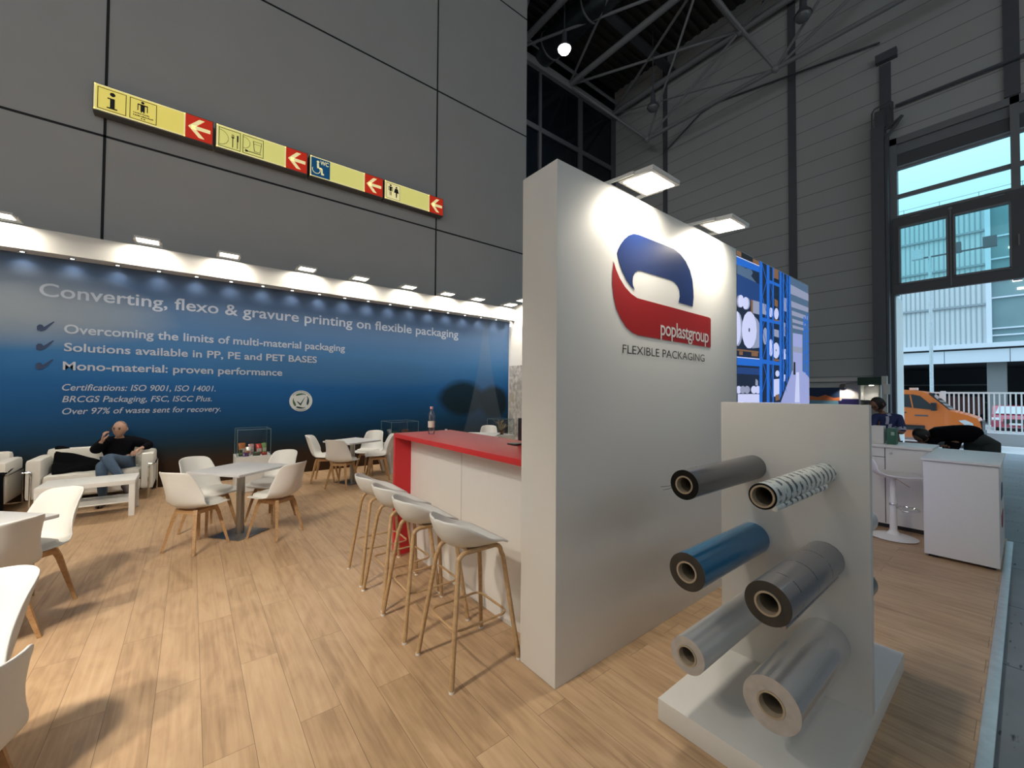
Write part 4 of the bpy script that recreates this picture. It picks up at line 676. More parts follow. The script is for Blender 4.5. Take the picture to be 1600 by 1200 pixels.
# ------------------------------------------------------------------ blue printed back wall
YB, YF, ZS = 8.763, 8.49, 3.500
def print_mat():
    m = bpy.data.materials.new('blue_seascape_print'); m.use_nodes = True; n = m.node_tree.nodes; l = m.node_tree.links; p = n['Principled BSDF']
    p.inputs['Roughness'].default_value = .6; p.inputs['Specular IOR Level'].default_value = .15
    tc = n.new('ShaderNodeTexCoord'); sx = n.new('ShaderNodeSeparateXYZ'); l.new(tc.outputs['Object'], sx.inputs[0])
    def M(op, a, b=None, c=None):
        q = n.new('ShaderNodeMath'); q.operation = op
        for i, v in enumerate((a, b, c)):
            if v is None: continue
            if isinstance(v, (int, float)): q.inputs[i].default_value = v
            else: l.new(v, q.inputs[i])
        return q.outputs[0]
    X, Z = sx.outputs['X'], sx.outputs['Z']
    cl = n.new('ShaderNodeTexNoise'); cl.inputs['Scale'].default_value = 1; cl.inputs['Detail'].default_value = 5
    mp = n.new('ShaderNodeMapping'); mp.inputs['Scale'].default_value = (.35, 1, 1.4); l.new(tc.outputs['Object'], mp.inputs[0]); l.new(mp.outputs[0], cl.inputs['Vector'])
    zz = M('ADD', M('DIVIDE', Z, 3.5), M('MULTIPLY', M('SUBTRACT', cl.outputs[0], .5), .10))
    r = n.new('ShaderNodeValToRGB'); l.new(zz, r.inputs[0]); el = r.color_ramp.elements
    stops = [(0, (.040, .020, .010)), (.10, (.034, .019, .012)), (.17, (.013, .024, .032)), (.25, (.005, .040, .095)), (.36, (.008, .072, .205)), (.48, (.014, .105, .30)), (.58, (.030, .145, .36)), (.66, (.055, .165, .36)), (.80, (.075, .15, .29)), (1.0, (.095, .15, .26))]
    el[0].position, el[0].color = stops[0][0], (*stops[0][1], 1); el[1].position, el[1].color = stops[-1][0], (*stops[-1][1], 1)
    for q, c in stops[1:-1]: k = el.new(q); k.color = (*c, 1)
    col = r.outputs[0]
    def blob(x, z, rx, rz, c, f, col, soft=1.0):
        d = M('ADD', M('POWER', M('ABSOLUTE', M('DIVIDE', M('SUBTRACT', X, x), rx)), 2), M('POWER', M('ABSOLUTE', M('DIVIDE', M('SUBTRACT', Z, z), rz)), 2))
        d = M('ADD', d, M('MULTIPLY', M('SUBTRACT', cl.outputs[0], .5), .9))
        k = M('MULTIPLY', M('MAXIMUM', M('MINIMUM', M('MULTIPLY', M('SUBTRACT', 1, d), soft), 1), 0), f)
        mx = n.new('ShaderNodeMix'); mx.data_type = 'RGBA'; l.new(k, mx.inputs[0]); l.new(col, mx.inputs[6]); mx.inputs[7].default_value = (*c, 1); return mx.outputs[2]
    col = blob(-2.1, 2.75, 1.9, .62, (.26, .30, .34), .85, col)
    col = blob(2.6, 2.0, 3.2, .35, (.055, .14, .27), .6, col)
    col = blob(5.35, 1.45, .75, .50, (.004, .014, .018), .92, col, 2)
    col = blob(6.3, 1.35, .55, .48, (.008, .016, .018), .92, col, 2)
    # the tall pale tower that widens toward its foot
    w = M('MULTIPLY_ADD', M('POWER', M('MAXIMUM', M('SUBTRACT', 1, M('DIVIDE', Z, 3.4)), 0), 1.6), .75, .10)
    dx = M('ABSOLUTE', M('SUBTRACT', X, 6.02))
    inside = M('MULTIPLY', M('MAXIMUM', M('MINIMUM', M('MULTIPLY', M('SUBTRACT', w, dx), 25), 1), 0), .22)
    mx = n.new('ShaderNodeMix'); mx.data_type = 'RGBA'; l.new(inside, mx.inputs[0]); l.new(col, mx.inputs[6]); mx.inputs[7].default_value = (.16, .20, .25, 1)
    l.new(mx.outputs[2], p.inputs['Base Color'])
    return m
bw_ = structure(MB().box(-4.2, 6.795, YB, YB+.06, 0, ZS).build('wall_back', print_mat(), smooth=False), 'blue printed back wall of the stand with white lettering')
YT = YB-.004
s = MB()
letters('Converting, flexo & gravure printing on flexible packaging', -1.732, 5.204, 2.925, .188, YT, .012, mb=s)
letters('Overcoming the limits of multi-material packaging', -1.479, 2.496, 2.410, .132, YT, .018, mb=s)
letters('Solutions available in PP, PE and PET BASES', -1.473, 1.960, 2.146, .122, YT, .018, mb=s)
letters('Mono-material: proven performance', -1.480, 1.357, 1.870, .122, YT, .018, mb=s)
letters('Certifications: ISO 9001, ISO 14001.', -1.481, .340, 1.567, .094, YT, .008, .22, mb=s)
letters('BRCGS Packaging, FSC, ISCC Plus.', -1.477, .290, 1.395, .090, YT, .008, .22, mb=s)
letters('Over 97% of waste sent for recovery.', -1.473, .419, 1.216, .090, YT, .008, .22, mb=s)
s.build('lettering', m_printwhite, bw_, smooth=False)
s = MB()
for z in (2.425, 2.15, 1.875):
    s.xz([(-1.745, z+.055), (-1.725, z+.085), (-1.695, z+.085), (-1.675, z+.055), (-1.60, z+.13), (-1.580, z+.145), (-1.575, z+.135), (-1.66, z+.012), (-1.70, z-.012), (-1.742, z+.0)], YT)
s.build('tick_mark', m_navyprint, bw_, smooth=False)
s = MB(); BX, BZ = 1.687, 1.388
disc(s, BX, BZ, .203, YT, 0, 40); s.build('badge', mat('badge_white', (.66, .70, .70), .6), bw_, smooth=False)
def arcband(s, a0, a1, r0, r1, y, m=0):
    n = 12
    for i in range(n):
        a, b = math.radians(a0+(a1-a0)*i/n), math.radians(a0+(a1-a0)*(i+1)/n); w = .35+.65*math.sin(PI*min(1, .15+i/n)); w2 = .35+.65*math.sin(PI*min(1, .15+(i+1)/n))
        q = lambda t, r: (BX+r*math.cos(t), BZ+r*math.sin(t))
        s.xz([q(a, r1), q(b, r1), q(b, r1-(r1-r0)*w2), q(a, r1-(r1-r0)*w)], y, m)
s = MB(); arcband(s, 130, 55, .115, .15, YT-.002, 0); arcband(s, 225, 160, .105, .145, YT-.002, 0); arcband(s, -35, 40, .105, .145, YT-.002, 1); arcband(s, 235, 300, .115, .15, YT-.002, 1)
s.xz([(BX-.075, BZ-.01), (BX-.055, BZ-.01), (BX-.01, BZ-.05), (BX+.065, BZ+.075), (BX+.07, BZ+.075), (BX+.0, BZ-.085), (BX-.015, BZ-.085)], YT-.002, 1)
n = 22
for k in range(n):
    for a0, a1 in ((35, 145), (240, 300)):
        a = math.radians(a0+(a1-a0)*k/n); b = math.radians(a0+(a1-a0)*(k+.55)/n); q = lambda t, r: (BX+r*math.cos(t), BZ+r*math.sin(t))
        s.xz([q(a, .186), q(b, .186), q(b, .174), q(a, .174)], YT-.002, 1)
s.build('badge_mark', [mat('badge_green', (.05, .12, .06), .6), mat('badge_dark_green', (.01, .045, .05), .6)], bw_, smooth=False)
# white header band with downlights
structure(MB().box(-4.2, 6.795, YF, YB+.06, ZS, 3.815).build('trim_5', m_white, smooth=False), 'white header band above the blue wall')
# white end wall with a pale aerial photograph
ew = structure(MB().box(6.80, 6.88, 3.9, YB+.06, 0, 3.90).build('wall_end', m_white, smooth=False), 'white end wall at the right of the blue wall')
def aerial():
    m = bpy.data.materials.new('pale_aerial_print'); m.use_nodes = True; n = m.node_tree.nodes; l = m.node_tree.links; p = n['Principled BSDF']; p.inputs['Roughness'].default_value = .6
    tc = n.new('ShaderNodeTexCoord'); vo = n.new('ShaderNodeTexVoronoi'); vo.inputs['Scale'].default_value = 4.5; l.new(tc.outputs['Object'], vo.inputs['Vector'])
    nz = n.new('ShaderNodeTexNoise'); nz.inputs['Scale'].default_value = 9; nz.inputs['Detail'].default_value = 6; l.new(tc.outputs['Object'], nz.inputs['Vector'])
    mx = n.new('ShaderNodeMix'); mx.data_type = 'RGBA'; mx.blend_type = 'MULTIPLY'; mx.inputs[0].default_value = .45; l.new(nz.outputs[0], mx.inputs[6]); l.new(vo.outputs['Color'], mx.inputs[7])
    r = n.new('ShaderNodeValToRGB'); r.color_ramp.elements[0].position = .2; r.color_ramp.elements[0].color = (.24, .23, .22, 1); r.color_ramp.elements[1].position = .62; r.color_ramp.elements[1].color = (.66, .63, .60, 1)
    l.new(mx.outputs[2], r.inputs[0]); l.new(r.outputs[0], p.inputs['Base Color']); return m
MB().box(6.792, 6.80, 4.0, 8.72, .4, 2.30).build('printed_panel', aerial(), ew, smooth=False)
MB().box(6.77, 6.80, 8.52, 8.62, 1.33, 1.53).build('switch_box', mat('beige_plastic', (.42, .36, .29), .5), ew, smooth=False)

# ------------------------------------------------------------------ lamps of the stand
m_lamp_h = mat('white_lamp_metal', (.72, .71, .68), .4)
def floodlight(name, label, loc, rz, group, watts=None, tilt=0, spread=165):
    t = thing('floodlight', label, 'floodlight', loc, rz, group); t.matrix_basis = t.matrix_basis @ Matrix.Rotation(math.radians(tilt), 4, 'X')
    MB().box(-.15, .15, -.125, .125, 0, .03, b=.006).build('housing', m_lamp_h, t)
    MB().box(-.125, .125, -.10, .10, -.004, .001).build('diffuser', m_glow, t, smooth=False)
    s = MB()
    for x in (-.16, .16): s.box(x-.006, x+.006, .0, .24, .005, .025)
    s.box(-.16, .16, .215, .24, .0, .03); s.build('bracket', m_lamp_h, t, smooth=False)
    area('flood_light', (0, -.0, -.012), .24, .19, watts or FLOOD_W, WARM, t, spread=spread)
    return t
labs = ['floodlight on the header band, first from the left end', 'floodlight on the header band above the headline start', 'floodlight on the header band left of the word gravure', 'floodlight on the header band above the word printing', 'floodlight on the header band above the word flexible', 'floodlight on the header band left of the hall joint', 'floodlight on the header band right of the hall joint', 'floodlight on the header band second from the corner', 'floodlight on the header band in the right corner']
fx = [-2.02, -.56, .467, 1.667, 2.657, 3.70, 4.656, 5.50, 6.50]
f0 = floodlight('floodlight', labs[0], (fx[0], YF-.16, 3.86), 0, 'floodlights along the white header band')
for x, lb in zip(fx[1:], labs[1:]): dup(f0, (x, YF-.16, 3.86), 0, lb)
dup(f0, (6.62, 7.95, 3.93), -PI/2, 'floodlight on top of the white end wall', 'floodlights on the white partitions')
for i, y in enumerate((4.0, 5.4, 6.8)): floodlight('floodlight', 'floodlight over the left stand edge, out of view %s' % ('near the viewer', 'near the middle', 'near the sofa')[i], (-4.0, y, 3.86), PI/2, 'floodlights over the left stand edge', LEFT_W)
lb = structure(MB().box(-4.2, -1.2, 2.06, 2.14, 3.90, 3.98).build('fill_light_bar', m_white, smooth=False), 'white bar added out of view at the left to carry fill floodlights')  # unseen bar and its floodlights, added to brighten the near left floor
for i, x in enumerate((-1.5, -2.4)): floodlight('floodlight', 'fill floodlight added out of view at the left, %s' % ('inner one', 'outer one')[i], (x, 1.9, 3.87), 0, 'fill floodlights added out of view', NEAR_W, 20, 125)
floodlight('floodlight', 'square floodlight on the partition above the blue arch of the logo', (2.24, 1.46, 2.90), 0, 'floodlights on the white partitions', FLOOD_W*.75, 5)
floodlight('floodlight', 'square floodlight on the partition near the warehouse picture', (3.27, 1.46, 2.90), 0, 'floodlights on the white partitions', FLOOD_W*.75, 5)
structure(MB().box(-4.25, -4.15, 0.2, 8.8, 0, 3.86).build('wall_side', m_white, smooth=False), 'white left side wall of the stand out of view')
for i in range(20):
    x = -2.36+.4805*i
    t = thing('downlight', 'small round downlight in the soffit above the blue wall', 'downlight', (x, 8.655, ZS), 0, 'downlights in the soffit')
    MB().lathe([(.024, .0), (.038, -.001), (.04, -.006), (.036, -.010), (.026, -.008)], 20).build('ring', m_chrome, t)
    MB().lathe([(.001, -.003), (.026, -.003)], 16).build('lens', m_glow2, t)
    spot('downlight_light', (0, 0, -.012), DOWN_W, (1, .95, .88), t, 125, .9, .02)

# ------------------------------------------------------------------ bar counter
t = thing('bar_counter', 'long white bar counter with a red waterfall top', 'counter', (1.87, 2.85, 0))
MB().box(1.56, 2.19, 1.872, 3.83, 1.137, 1.177, b=.002).build('worktop', m_red, t, world=True)
MB().box(1.56, 2.19, 3.79, 3.83, 0, 1.137).build('end_panel', m_red, t, world=True, smooth=False)
MB().box(1.724, 1.75, 1.872, 3.79, 0, 1.137).box(1.75, 2.15, 3.76, 3.79, .1, 1.137).box(1.75, 2.15, 1.873, 3.79, .6, .62).build('front_panel', m_whitelam, t, world=True, smooth=False)
MB().box(1.7225, 1.724, 2.83, 2.834, 0, 1.137).build('panel_joint', mat('panel_joint_grey', (.4, .39, .37), .8), t, world=True, smooth=False)

# bottle
m_pet = clear('clear_plastic', (.96, .97, .98), .30, .12)
m_label = mat('pale_label', (.72, .70, .62), .6, var=.25, vscale=80)
m_pinkcap = mat('pink_cap', (.78, .38, .42), .4)
t = thing('water_bottle', 'clear plastic water bottle with a pink cap on the red counter', 'bottle', (1.81, 3.53, 1.177))
MB().lathe([(.001, .002), (.026, .002), (.031, .012), (.031, .05), (.029, .06), (.031, .07), (.031, .125), (.028, .135), (.0315, .15), (.0315, .175), (.026, .20), (.016, .222), (.0125, .232), (.0125, .242)], 24).build('body', m_pet, t)
MB().lathe([(.0318, .066), (.0322, .07), (.0322, .122), (.0318, .126)], 24).build('label_sleeve', m_label, t)
MB().lathe([(.001, .264), (.012, .264), (.0145, .260), (.0145, .240), (.0125, .238)], 18).build('cap', m_pinkcap, t)
t = tag(MB().lathe([(.001, .012), (.012, .012), (.014, .009), (.014, 0)], 16).build('bottle_cap', m_white), 'small white cap lying at the far corner of the red counter', 'cap'); t.location = (2.12, 3.80, 1.177)
t = thing('monitor', 'thin black monitor seen edge-on on the counter by the partition', 'monitor', (2.02, 2.43, 1.177))
MB().box(-.012, .016, -.42, .035, .03, .205, b=.004).build('screen', m_black, t)
MB().box(-.05, .10, -.2, -.05, 0, .008, b=.002).box(-.09, .0, -.03, .07, 0, .012, b=.002).build('base', m_black, t)
MB().tube([(.03, -.12, .005), (.03, -.12, .1)], .012, 8).build('stem', m_black, t)

# ------------------------------------------------------------------ bar stools
def cr(keys, t):
    """smooth interpolation of tuples over (t, ...) keys"""
    for i in range(len(keys)-1):
        a, b = keys[i], keys[i+1]
        if t <= b[0]:
            k = (t-a[0])/(b[0]-a[0]); p0 = keys[max(i-1, 0)]; p3 = keys[min(i+2, len(keys)-1)]; out = []
            for c in range(1, len(a)):
                h = b[0]-a[0]
                m1 = (b[c]-p0[c])/max(1e-6, b[0]-p0[0])*h; m2 = (p3[c]-a[c])/max(1e-6, p3[0]-a[0])*h
                out.append((2*k**3-3*k**2+1)*a[c]+(k**3-2*k**2+k)*m1+(-2*k**3+3*k**2)*b[c]+(k**3-k**2)*m2)
            return out
    return list(keys[-1][1:])
def stool_seat():
    s = MB(); nu, nv = 24, 22
    spl = lambda t, ks: cr(ks, t)[0]
    zc = [(0, .862), (.06, .79), (.18, .722), (.38, .690), (.60, .690), (.80, .708), (.92, .716), (1, .700)]
    zr = [(0, .862), (.18, .856), (.58, .768), (.84, .733), (1, .700)]
    def fn(u, v):
        t = u; q = v*2-1
        w = .222*math.sqrt(max(0, 1-(max(0, (1-t/.62)))**2.3)) if t < .62 else .222-.046*((t-.62)/.38)**2
        x = -.225+.395*t
        k = abs(q)**2.6
        return (x, q*w, spl(t, zc)*(1-k)+spl(t, zr)*k)
    s.grid(fn, nu, nv)
    return s
m_shellgrey = m_stool
def make_stool(label):
    t = thing('bar_stool', label, 'stool', (1.33, 2.09, 0), 0, 'bar stools along the white counter')
    o = stool_seat().build('seat', m_stool, t, ang=60)
    md = o.modifiers.new('s', 'SOLIDIFY'); md.thickness = .014; md.offset = 1; md = o.modifiers.new('b', 'SUBSURF'); md.levels = md.render_levels = 1; baked(o)
    for yy in (-1, 1):
        y0, y1 = .20*yy, .115*yy
        pts = [(-.228, y0, .004), (-.150, y1+.012*yy, .60)]
        for k in range(7): a = PI-PI/2*k/6; pts.append((-.09+.052*math.cos(a)*1.0, y1, .628+.045*math.sin(a)))
        for k in range(7): a = PI/2-PI/2*k/6; pts.append((.10+.052*math.cos(a), y1, .628+.045*math.sin(a)))
        pts += [(.160, y1+.012*yy, .60), (.228, y0, .004)]
        MB().tube(pts, .0135, 12).build('leg_frame', m_stoolwood, t)
    s = MB().box(-.07, .07, -.125, .125, .668, .682); s.build('seat_plate', m_stoolwood, t)
    ring = []; rx, ry, rr = .178, .155, .05
    for cx, cy, a0 in ((rx-rr, ry-rr, 0), (-rx+rr, ry-rr, 90), (-rx+rr, -ry+rr, 180), (rx-rr, -ry+rr, 270)):
        for k in range(5): a = math.radians(a0+90*k/4); ring.append((cx+rr*math.cos(a), cy+rr*math.sin(a), .275))
    MB().tube(ring+[ring[0], ring[1]], .007, 8).build('footrest', m_stoolwood, t)
    s = MB()
    for x in (-.228, .228):
        for y in (-.2, .2): s.lathe([(.001, 0), (.015, 0), (.015, .012), (.013, .012)], 12, c=(x, y, 0))
    s.build('glides', m_white, t)
    return t
st0 = make_stool('pale grey bar stool nearest the end of the white partition')
dup(st0, (1.315, 2.63, 0), math.radians(-2), 'second pale grey bar stool from the white partition')
dup(st0, (1.335, 3.085, 0), math.radians(1), 'third pale grey bar stool from the white partition')
dup(st0, (1.35, 3.55, 0), math.radians(-3), 'pale grey bar stool farthest from the partition, by the red end panel')

# ------------------------------------------------------------------ shell chairs
#        t     x     z     half   lift  wrap
SHELL = [(0, .235, .418, .135, .000, 0), (.05, .225, .436, .185, .002, 0), (.18, .150, .440, .225, .010, 0), (.36, .02, .428, .238, .022, 0), (.50, -.085, .428, .240, .040, .004),
         (.60, -.158, .455, .237, .060, .055), (.68, -.200, .515, .228, .038, .098), (.80, -.245, .630, .206, .008, .118), (.90, -.275, .730, .188, 0, .106),
         (.97, -.296, .792, .172, -.004, .088), (1.0, -.305, .814, .146, -.012, .072)]
def shell_mesh():
    def fn(u, v):
        q = v*2-1; x, z, w, lf, wr = cr(SHELL, u); k = abs(q)**2.1
        top = max(0, (u-.86)/.14)
        return (x+wr*k, q*w, z+lf*k+0*top)
    return MB().grid(fn, 30, 18)
def make_chair(label, loc, rz, group):
    t = thing('shell_chair', label, 'chair', loc, rz, group)
    o = shell_mesh().build('shell', m_shell, t, ang=60)
    md = o.modifiers.new('s', 'SOLIDIFY'); md.thickness = .011; md.offset = 0; md = o.modifiers.new('b', 'SUBSURF'); md.levels = md.render_levels = 1; baked(o)
    def pad(u, v):
        r = min(1, v*1.15); a = 2*PI*u; c, s_ = math.cos(a), math.sin(a)
        x = .048+.172*r*math.copysign(abs(c)**.7, c); y = .198*r*math.copysign(abs(s_)**.7, s_)
        zz = .452+.036*max(0, 1-r**3)**.5 if v < .87 else .430
        return (x, y, zz+.016*(abs(y)/.2)**2.4)
    MB().grid(pad, 28, 12).build('cushion', m_cush, t, ang=80)
    for sx in (-1, 1):
        for sy in (-1, 1):
            MB().tube([(.02+.105*sx, .105*sy, .405), (.02+.125*sx, .125*sy, .34), (.02+.19*sx, .19*sy, 0)], [.026, .024, .014], 4).build('leg', m_leg, t, ang=25)
    s = MB()
    for q in (-1, 1): s.obox((.02, .112*q, .385), (.115, 0, 0), (0, .011, 0), (0, 0, .018)); s.obox((.02+.112*q, 0, .385), (0, .115, 0), (.011, 0, 0), (0, 0, .018))
    s.box(-.06, .10, -.08, .08, .395, .418); s.build('leg_frame', m_leg, t, smooth=False)
    return t
D = math.radians
GA, GB, GC, GD = 'shell chairs around the middle table', 'shell chairs around the far table', 'shell chairs around the near left table', 'shell chairs near the viewer at the left edge'
ch0 = make_chair('white shell chair at the left of the middle table, back toward the viewer', (.055, 5.185, 0), D(40), GA)
def chair(x, y, deg, label, g): return dup(ch0, (x, y, 0), D(deg), label, g)
chair(.175, 5.77, -52, 'white shell chair at the middle table nearest the sofa, cushion facing out', GA)
chair(.775, 5.13, 128, 'white shell chair at the right of the middle table, back turned to the bar stools', GA)
chair(.82, 5.83, -140, 'white shell chair at the middle table in front of the clear showcase', GA)
chair(1.98, 7.02, 42, 'white shell chair at the far table with its back to the viewer', GB)
chair(1.86, 7.68, -25, 'white shell chair at the far left side of the far table', GB)
chair(2.72, 7.86, -138, 'white shell chair behind the far table by the blue wall', GB)
chair(2.70, 7.30, 165, 'white shell chair in profile at the right of the far table, beside the counter end', GB)
chair(-.91, 4.49, 225, 'white shell chair on the sofa side of the near left table, seat facing the viewer', GC)
chair(-.98, 3.90, 135, 'white shell chair tucked under the near left table, back to the viewer', GC)
chair(-.76, 2.50, 222, 'white shell chair cut by the left edge below the near left table', GD)
chair(-.64, 1.96, 135, 'white shell chair at the bottom left corner, only its back rim in view', GD)
chair(5.32, 7.60, -130, 'white shell chair showing only its top behind the red counter', 'shell chair behind the counter')

# ------------------------------------------------------------------ tables
m_top = mat('white_table_laminate', (.60, .60, .61), .35, var=.01, vscale=40)
def make_table(label, loc, rz, group):
    t = thing('cafe_table', label, 'table', loc, rz, group)
    MB().box(-.34, .34, -.34, .34, .699, .724, b=.003).build('tabletop', m_top, t)
    MB().lathe([(.04, .008), (.04, .69)], 28).build('column', m_steel, t)
    MB().box(-.20, .20, -.20, .20, 0, .008, b=.002).build('base_plate', m_steel, t)
    MB().box(-.15, .15, -.15, .15, .69, .70).build('mount', m_dark, t)
    return t
tb0 = make_table('square white table on a steel column in the middle of the floor', (.455, 5.42, 0), D(38), 'square white tables')
dup(tb0, (2.24, 7.33, 0), D(22), 'square white table near the blue wall, left of the red counter end')
dup(tb0, (-1.175, 4.14, 0), D(45), 'square white table corner at the left edge of the view')
dup(tb0, (4.70, 6.95, 0), D(45), 'square white table behind the red counter')
dup(tb0, (-1.10, 2.12, 0), D(45), 'square white table beside the viewer out of view')

# low table
t = thing('coffee_table', 'low white coffee table with a shelf in front of the sofa', 'table', (-.955, 7.28, 0))
MB().box(-.425, .425, -.28, .28, .395, .447, b=.002).build('tabletop', m_whitelam, t)
MB().box(-.37, .37, -.25, .25, .17, .185).build('shelf', m_whitelam, t, smooth=False)
for x in (-.395, .395):
    for y in (-.25, .25): MB().box(x-.028, x+.028, y-.028, y+.028, 0, .397, b=.001).build('leg', m_whitelam, t)

# ------------------------------------------------------------------ sofa and armchair
def sofa(label, name, cat, x0, x1, y0, y1, seats):
    t = thing(name, label, cat, ((x0+x1)/2, (y0+y1)/2, 0))
    w = (x1-x0)/2; d = (y1-y0)/2; aw = .145
    for q in (-1, 1):
        a, b = (q*w, q*(w-aw)) if q < 0 else (q*(w-aw), q*w)
        s = MB().box(min(a, b), max(a, b), -d, d-.02, .13, .655, b=.045); s.build('armrest', m_leather, t)
        x = q*(w-.055)
        s = MB().tube([(q*(w+.012), -d-.012, .50), (x, -d-.018, .50), (x, -d-.02, .47), (x, -d-.02, .03), (x, -d-.02, .012), (x-q*.0, -d+.10, .012)], .011, 8)
        s.tube([(q*(w+.012), -d-.012, .50), (q*(w+.012), d-.1, .50), (q*(w+.012), d-.08, .02), (x, d-.1, .012)], .011, 8); s.build('leg', m_chrome, t)
    MB().box(-w+aw*.6, w-aw*.6, d-.17, d, .14, .735, b=.05).build('backrest', m_leather, t)
    MB().box(-w+aw, w-aw, -d+.02, d-.15, .13, .28, b=.02).build('base', m_leather, t)
    ww = 2*(w-aw)/seats
    for k in range(seats):
        MB().box(-w+aw+ww*k+.004, -w+aw+ww*(k+1)-.004, -d, d-.16, .275, .43, b=.045).build('seat_cushion', m_leather, t)
    return t
sofa('white leatherette two-seat sofa with chrome legs against the blue wall', 'sofa', 'sofa', -1.665, -.41, 8.02, 8.72, 1)
sofa('white armchair at the left edge beside the sofa, mostly cut off', 'armchair', 'armchair', -2.52, -1.80, 7.95, 8.65, 1)
m_coat = mat('black_wool', (.004, .004, .005), .9, bump=.4, vscale=30, spec=.05)
def drape(fn, nu, nv, name, label, cat):
    o = MB().grid(fn, nu, nv).build(name, m_coat, ang=80); md = o.modifiers.new('s', 'SOLIDIFY'); md.thickness = .045; md.offset = 1; md = o.modifiers.new('b', 'SUBSURF'); md.levels = md.render_levels = 1; baked(o)
    return tag(o, label, cat)
def coat_a(u, v):
    x = -1.505+.50*u; b = .03*math.sin(u*9+v*4)+.02*math.sin(v*14+u*5)
    edge = .775-.26*u**1.5
    if v < .45: k = v/.45; return (x+.02*b, 8.58-.10*k+b*.3, max(.47, edge)*(1-k)+(.50+.04*(1-u))*k+b*.4)
    k = (v-.45)/.55; return (x+.06*k+.02*b, 8.48-.36*k*(1-.45*u), .50-.035*k+b*.5+.04*(1-u)*(1-k))
drape(coat_a, 16, 16, 'coat', 'black coat thrown over the left end of the sofa', 'coat')
def coat_b(u, v):
    x = -2.30+.50*u; b = .03*math.sin(u*8+v*5)
    if v < .5: k = v/.5; return (x, 8.35-.40*k, .52-.02*k+b*.5)
    k = (v-.5)/.5; return (x+.02*b, 7.93-.03*k+b*.6, .50-.45*k)
drape(coat_b, 12, 14, 'jacket', 'black garment hanging over the front of the armchair at the left edge', 'jacket')

# ------------------------------------------------------------------ showcases
m_edge = clear('acrylic_edge', (.55, .78, .82), .3)
def showcase(x0, x1, y0, y1, zp, zt, label, group='clear showcases on white plinths'):
    t = thing('showcase', label, 'showcase', ((x0+x1)/2, (y0+y1)/2, 0), 0, group)
    MB().box(x0, x1, y0, y1, 0, zp).build('plinth', m_whitelam, t, world=True, smooth=False)
    s = MB(); e = .006; a, b, c, d = x0+.015, x1-.015, y0+.015, y1-.015
    s.box(a, b, c, c+e, zp, zt).box(a, b, d-e, d, zp, zt).box(a, a+e, c+e, d-e, zp, zt).box(b-e, b, c+e, d-e, zp, zt).box(a, b, c, d, zt, zt+e)
    s.build('cover', m_glass, t, world=True, smooth=False)
    s = MB(); w = .0035
    for px in (a, b):
        for py in (c, d): s.box(px-w, px+w, py-w, py+w, zp, zt+e)
    for py in (c, d): s.box(a, b, py-w, py+w, zt, zt+e+.001)
    for px in (a, b): s.box(px-w, px+w, c, d, zt, zt+e+.001)
    s.build('cover_edge', mat('acrylic_edge_sheen', (.16, .26, .30), .2), t, world=True, smooth=False)
    return t
showcase(.565, 1.045, 7.58, 8.06, .545, .965, 'clear showcase of bright food packages behind the middle table')
showcase(3.03, 3.62, 7.58, 8.14, .55, .985, 'clear showcase behind the counter end, left of the water bottle')
showcase(5.72, 6.22, 7.75, 8.25, .55, .93, 'clear showcase with a dried arrangement near the white end wall')
def pouch(loc, w, h, rz, cols, label, group, tilt=0.25):
    """upright flat-bottomed bag with a crimped top"""
    t = thing('food_pouch', label, 'pouch', loc, rz, group)
    def fn(u, v):
        a = 2*PI*u; th = .28*w*(1-v)**.6+.004; c, s_ = math.cos(a), math.sin(a)
        return (w/2*math.copysign(abs(c)**.6, c)*(1-.10*math.sin(PI*v)), th*math.copysign(abs(s_)**.8, s_)+tilt*h*v*.3, h*v*(1-.04*abs(c)))
    MB().grid(fn, 16, 8).build('bag', cols[0], t)
    MB().box(-w*.33, w*.33, -.28*w*.75-.004, -.28*w*.55, h*.25, h*.55).build('print', cols[1], t, smooth=False)
    return t
def foil(name, c): return mat(name, c, .25, .3, var=.4, vscale=60)
fo = dict(orange=foil('orange_foil', (.65, .22, .06)), red=foil('red_foil', (.45, .04, .03)), white=foil('white_foil', (.75, .68, .62)), pink=foil('pink_foil', (.65, .35, .35)), violet=foil('violet_foil', (.16, .07, .22)), green=foil('green_foil', (.22, .36, .14)), dark=foil('dark_green_foil', (.04, .08, .05)), brown=foil('brown_foil', (.12, .05, .03)))
PK = 'food packages in the middle showcase'
for x, y, w, h, rz, a, b_, lb in ((.66, 7.80, .10, .20, .2, 'orange', 'white', 'orange and white food pouch at the left of the middle showcase'), (.735, 7.715, .08, .14, -.2, 'white', 'orange', 'white food pouch in front of the orange pouch'), (.79, 7.83, .085, .17, .1, 'pink', 'white', 'pink food pouch in the middle of the showcase'), (.895, 7.80, .10, .17, -.1, 'red', 'white', 'red food pouch right of the middle of the showcase'), (.965, 7.80, .075, .18, .2, 'green', 'white', 'pale green food pouch at the right of the middle showcase'), (.70, 7.64, .09, .06, .2, 'violet', 'dark', 'low violet package at the front left of the showcase'), (.845, 7.66, .11, .055, -.2, 'dark', 'brown', 'low dark green package at the front of the showcase'), (.955, 7.66, .08, .045, .1, 'red', 'brown', 'low dark red package at the front right of the showcase'), (.635, 7.705, .06, .10, .3, 'dark', 'green', 'small dark green package at the front left corner of the showcase')):
    pouch((x, y, .546), w, h, rz, (fo[a], fo[b_]), lb, PK)
for x, y, w, h, a, b_, lb in ((3.22, 7.84, .16, .24, 'dark', 'brown', 'dark pouch at the left of the showcase behind the counter'), (3.44, 7.84, .16, .27, 'brown', 'dark', 'brown pouch at the right of the showcase behind the counter')):
    pouch((x, y, .551), w, h, .1, (fo[a], fo[b_]), lb, 'pouches in the showcase behind the counter')
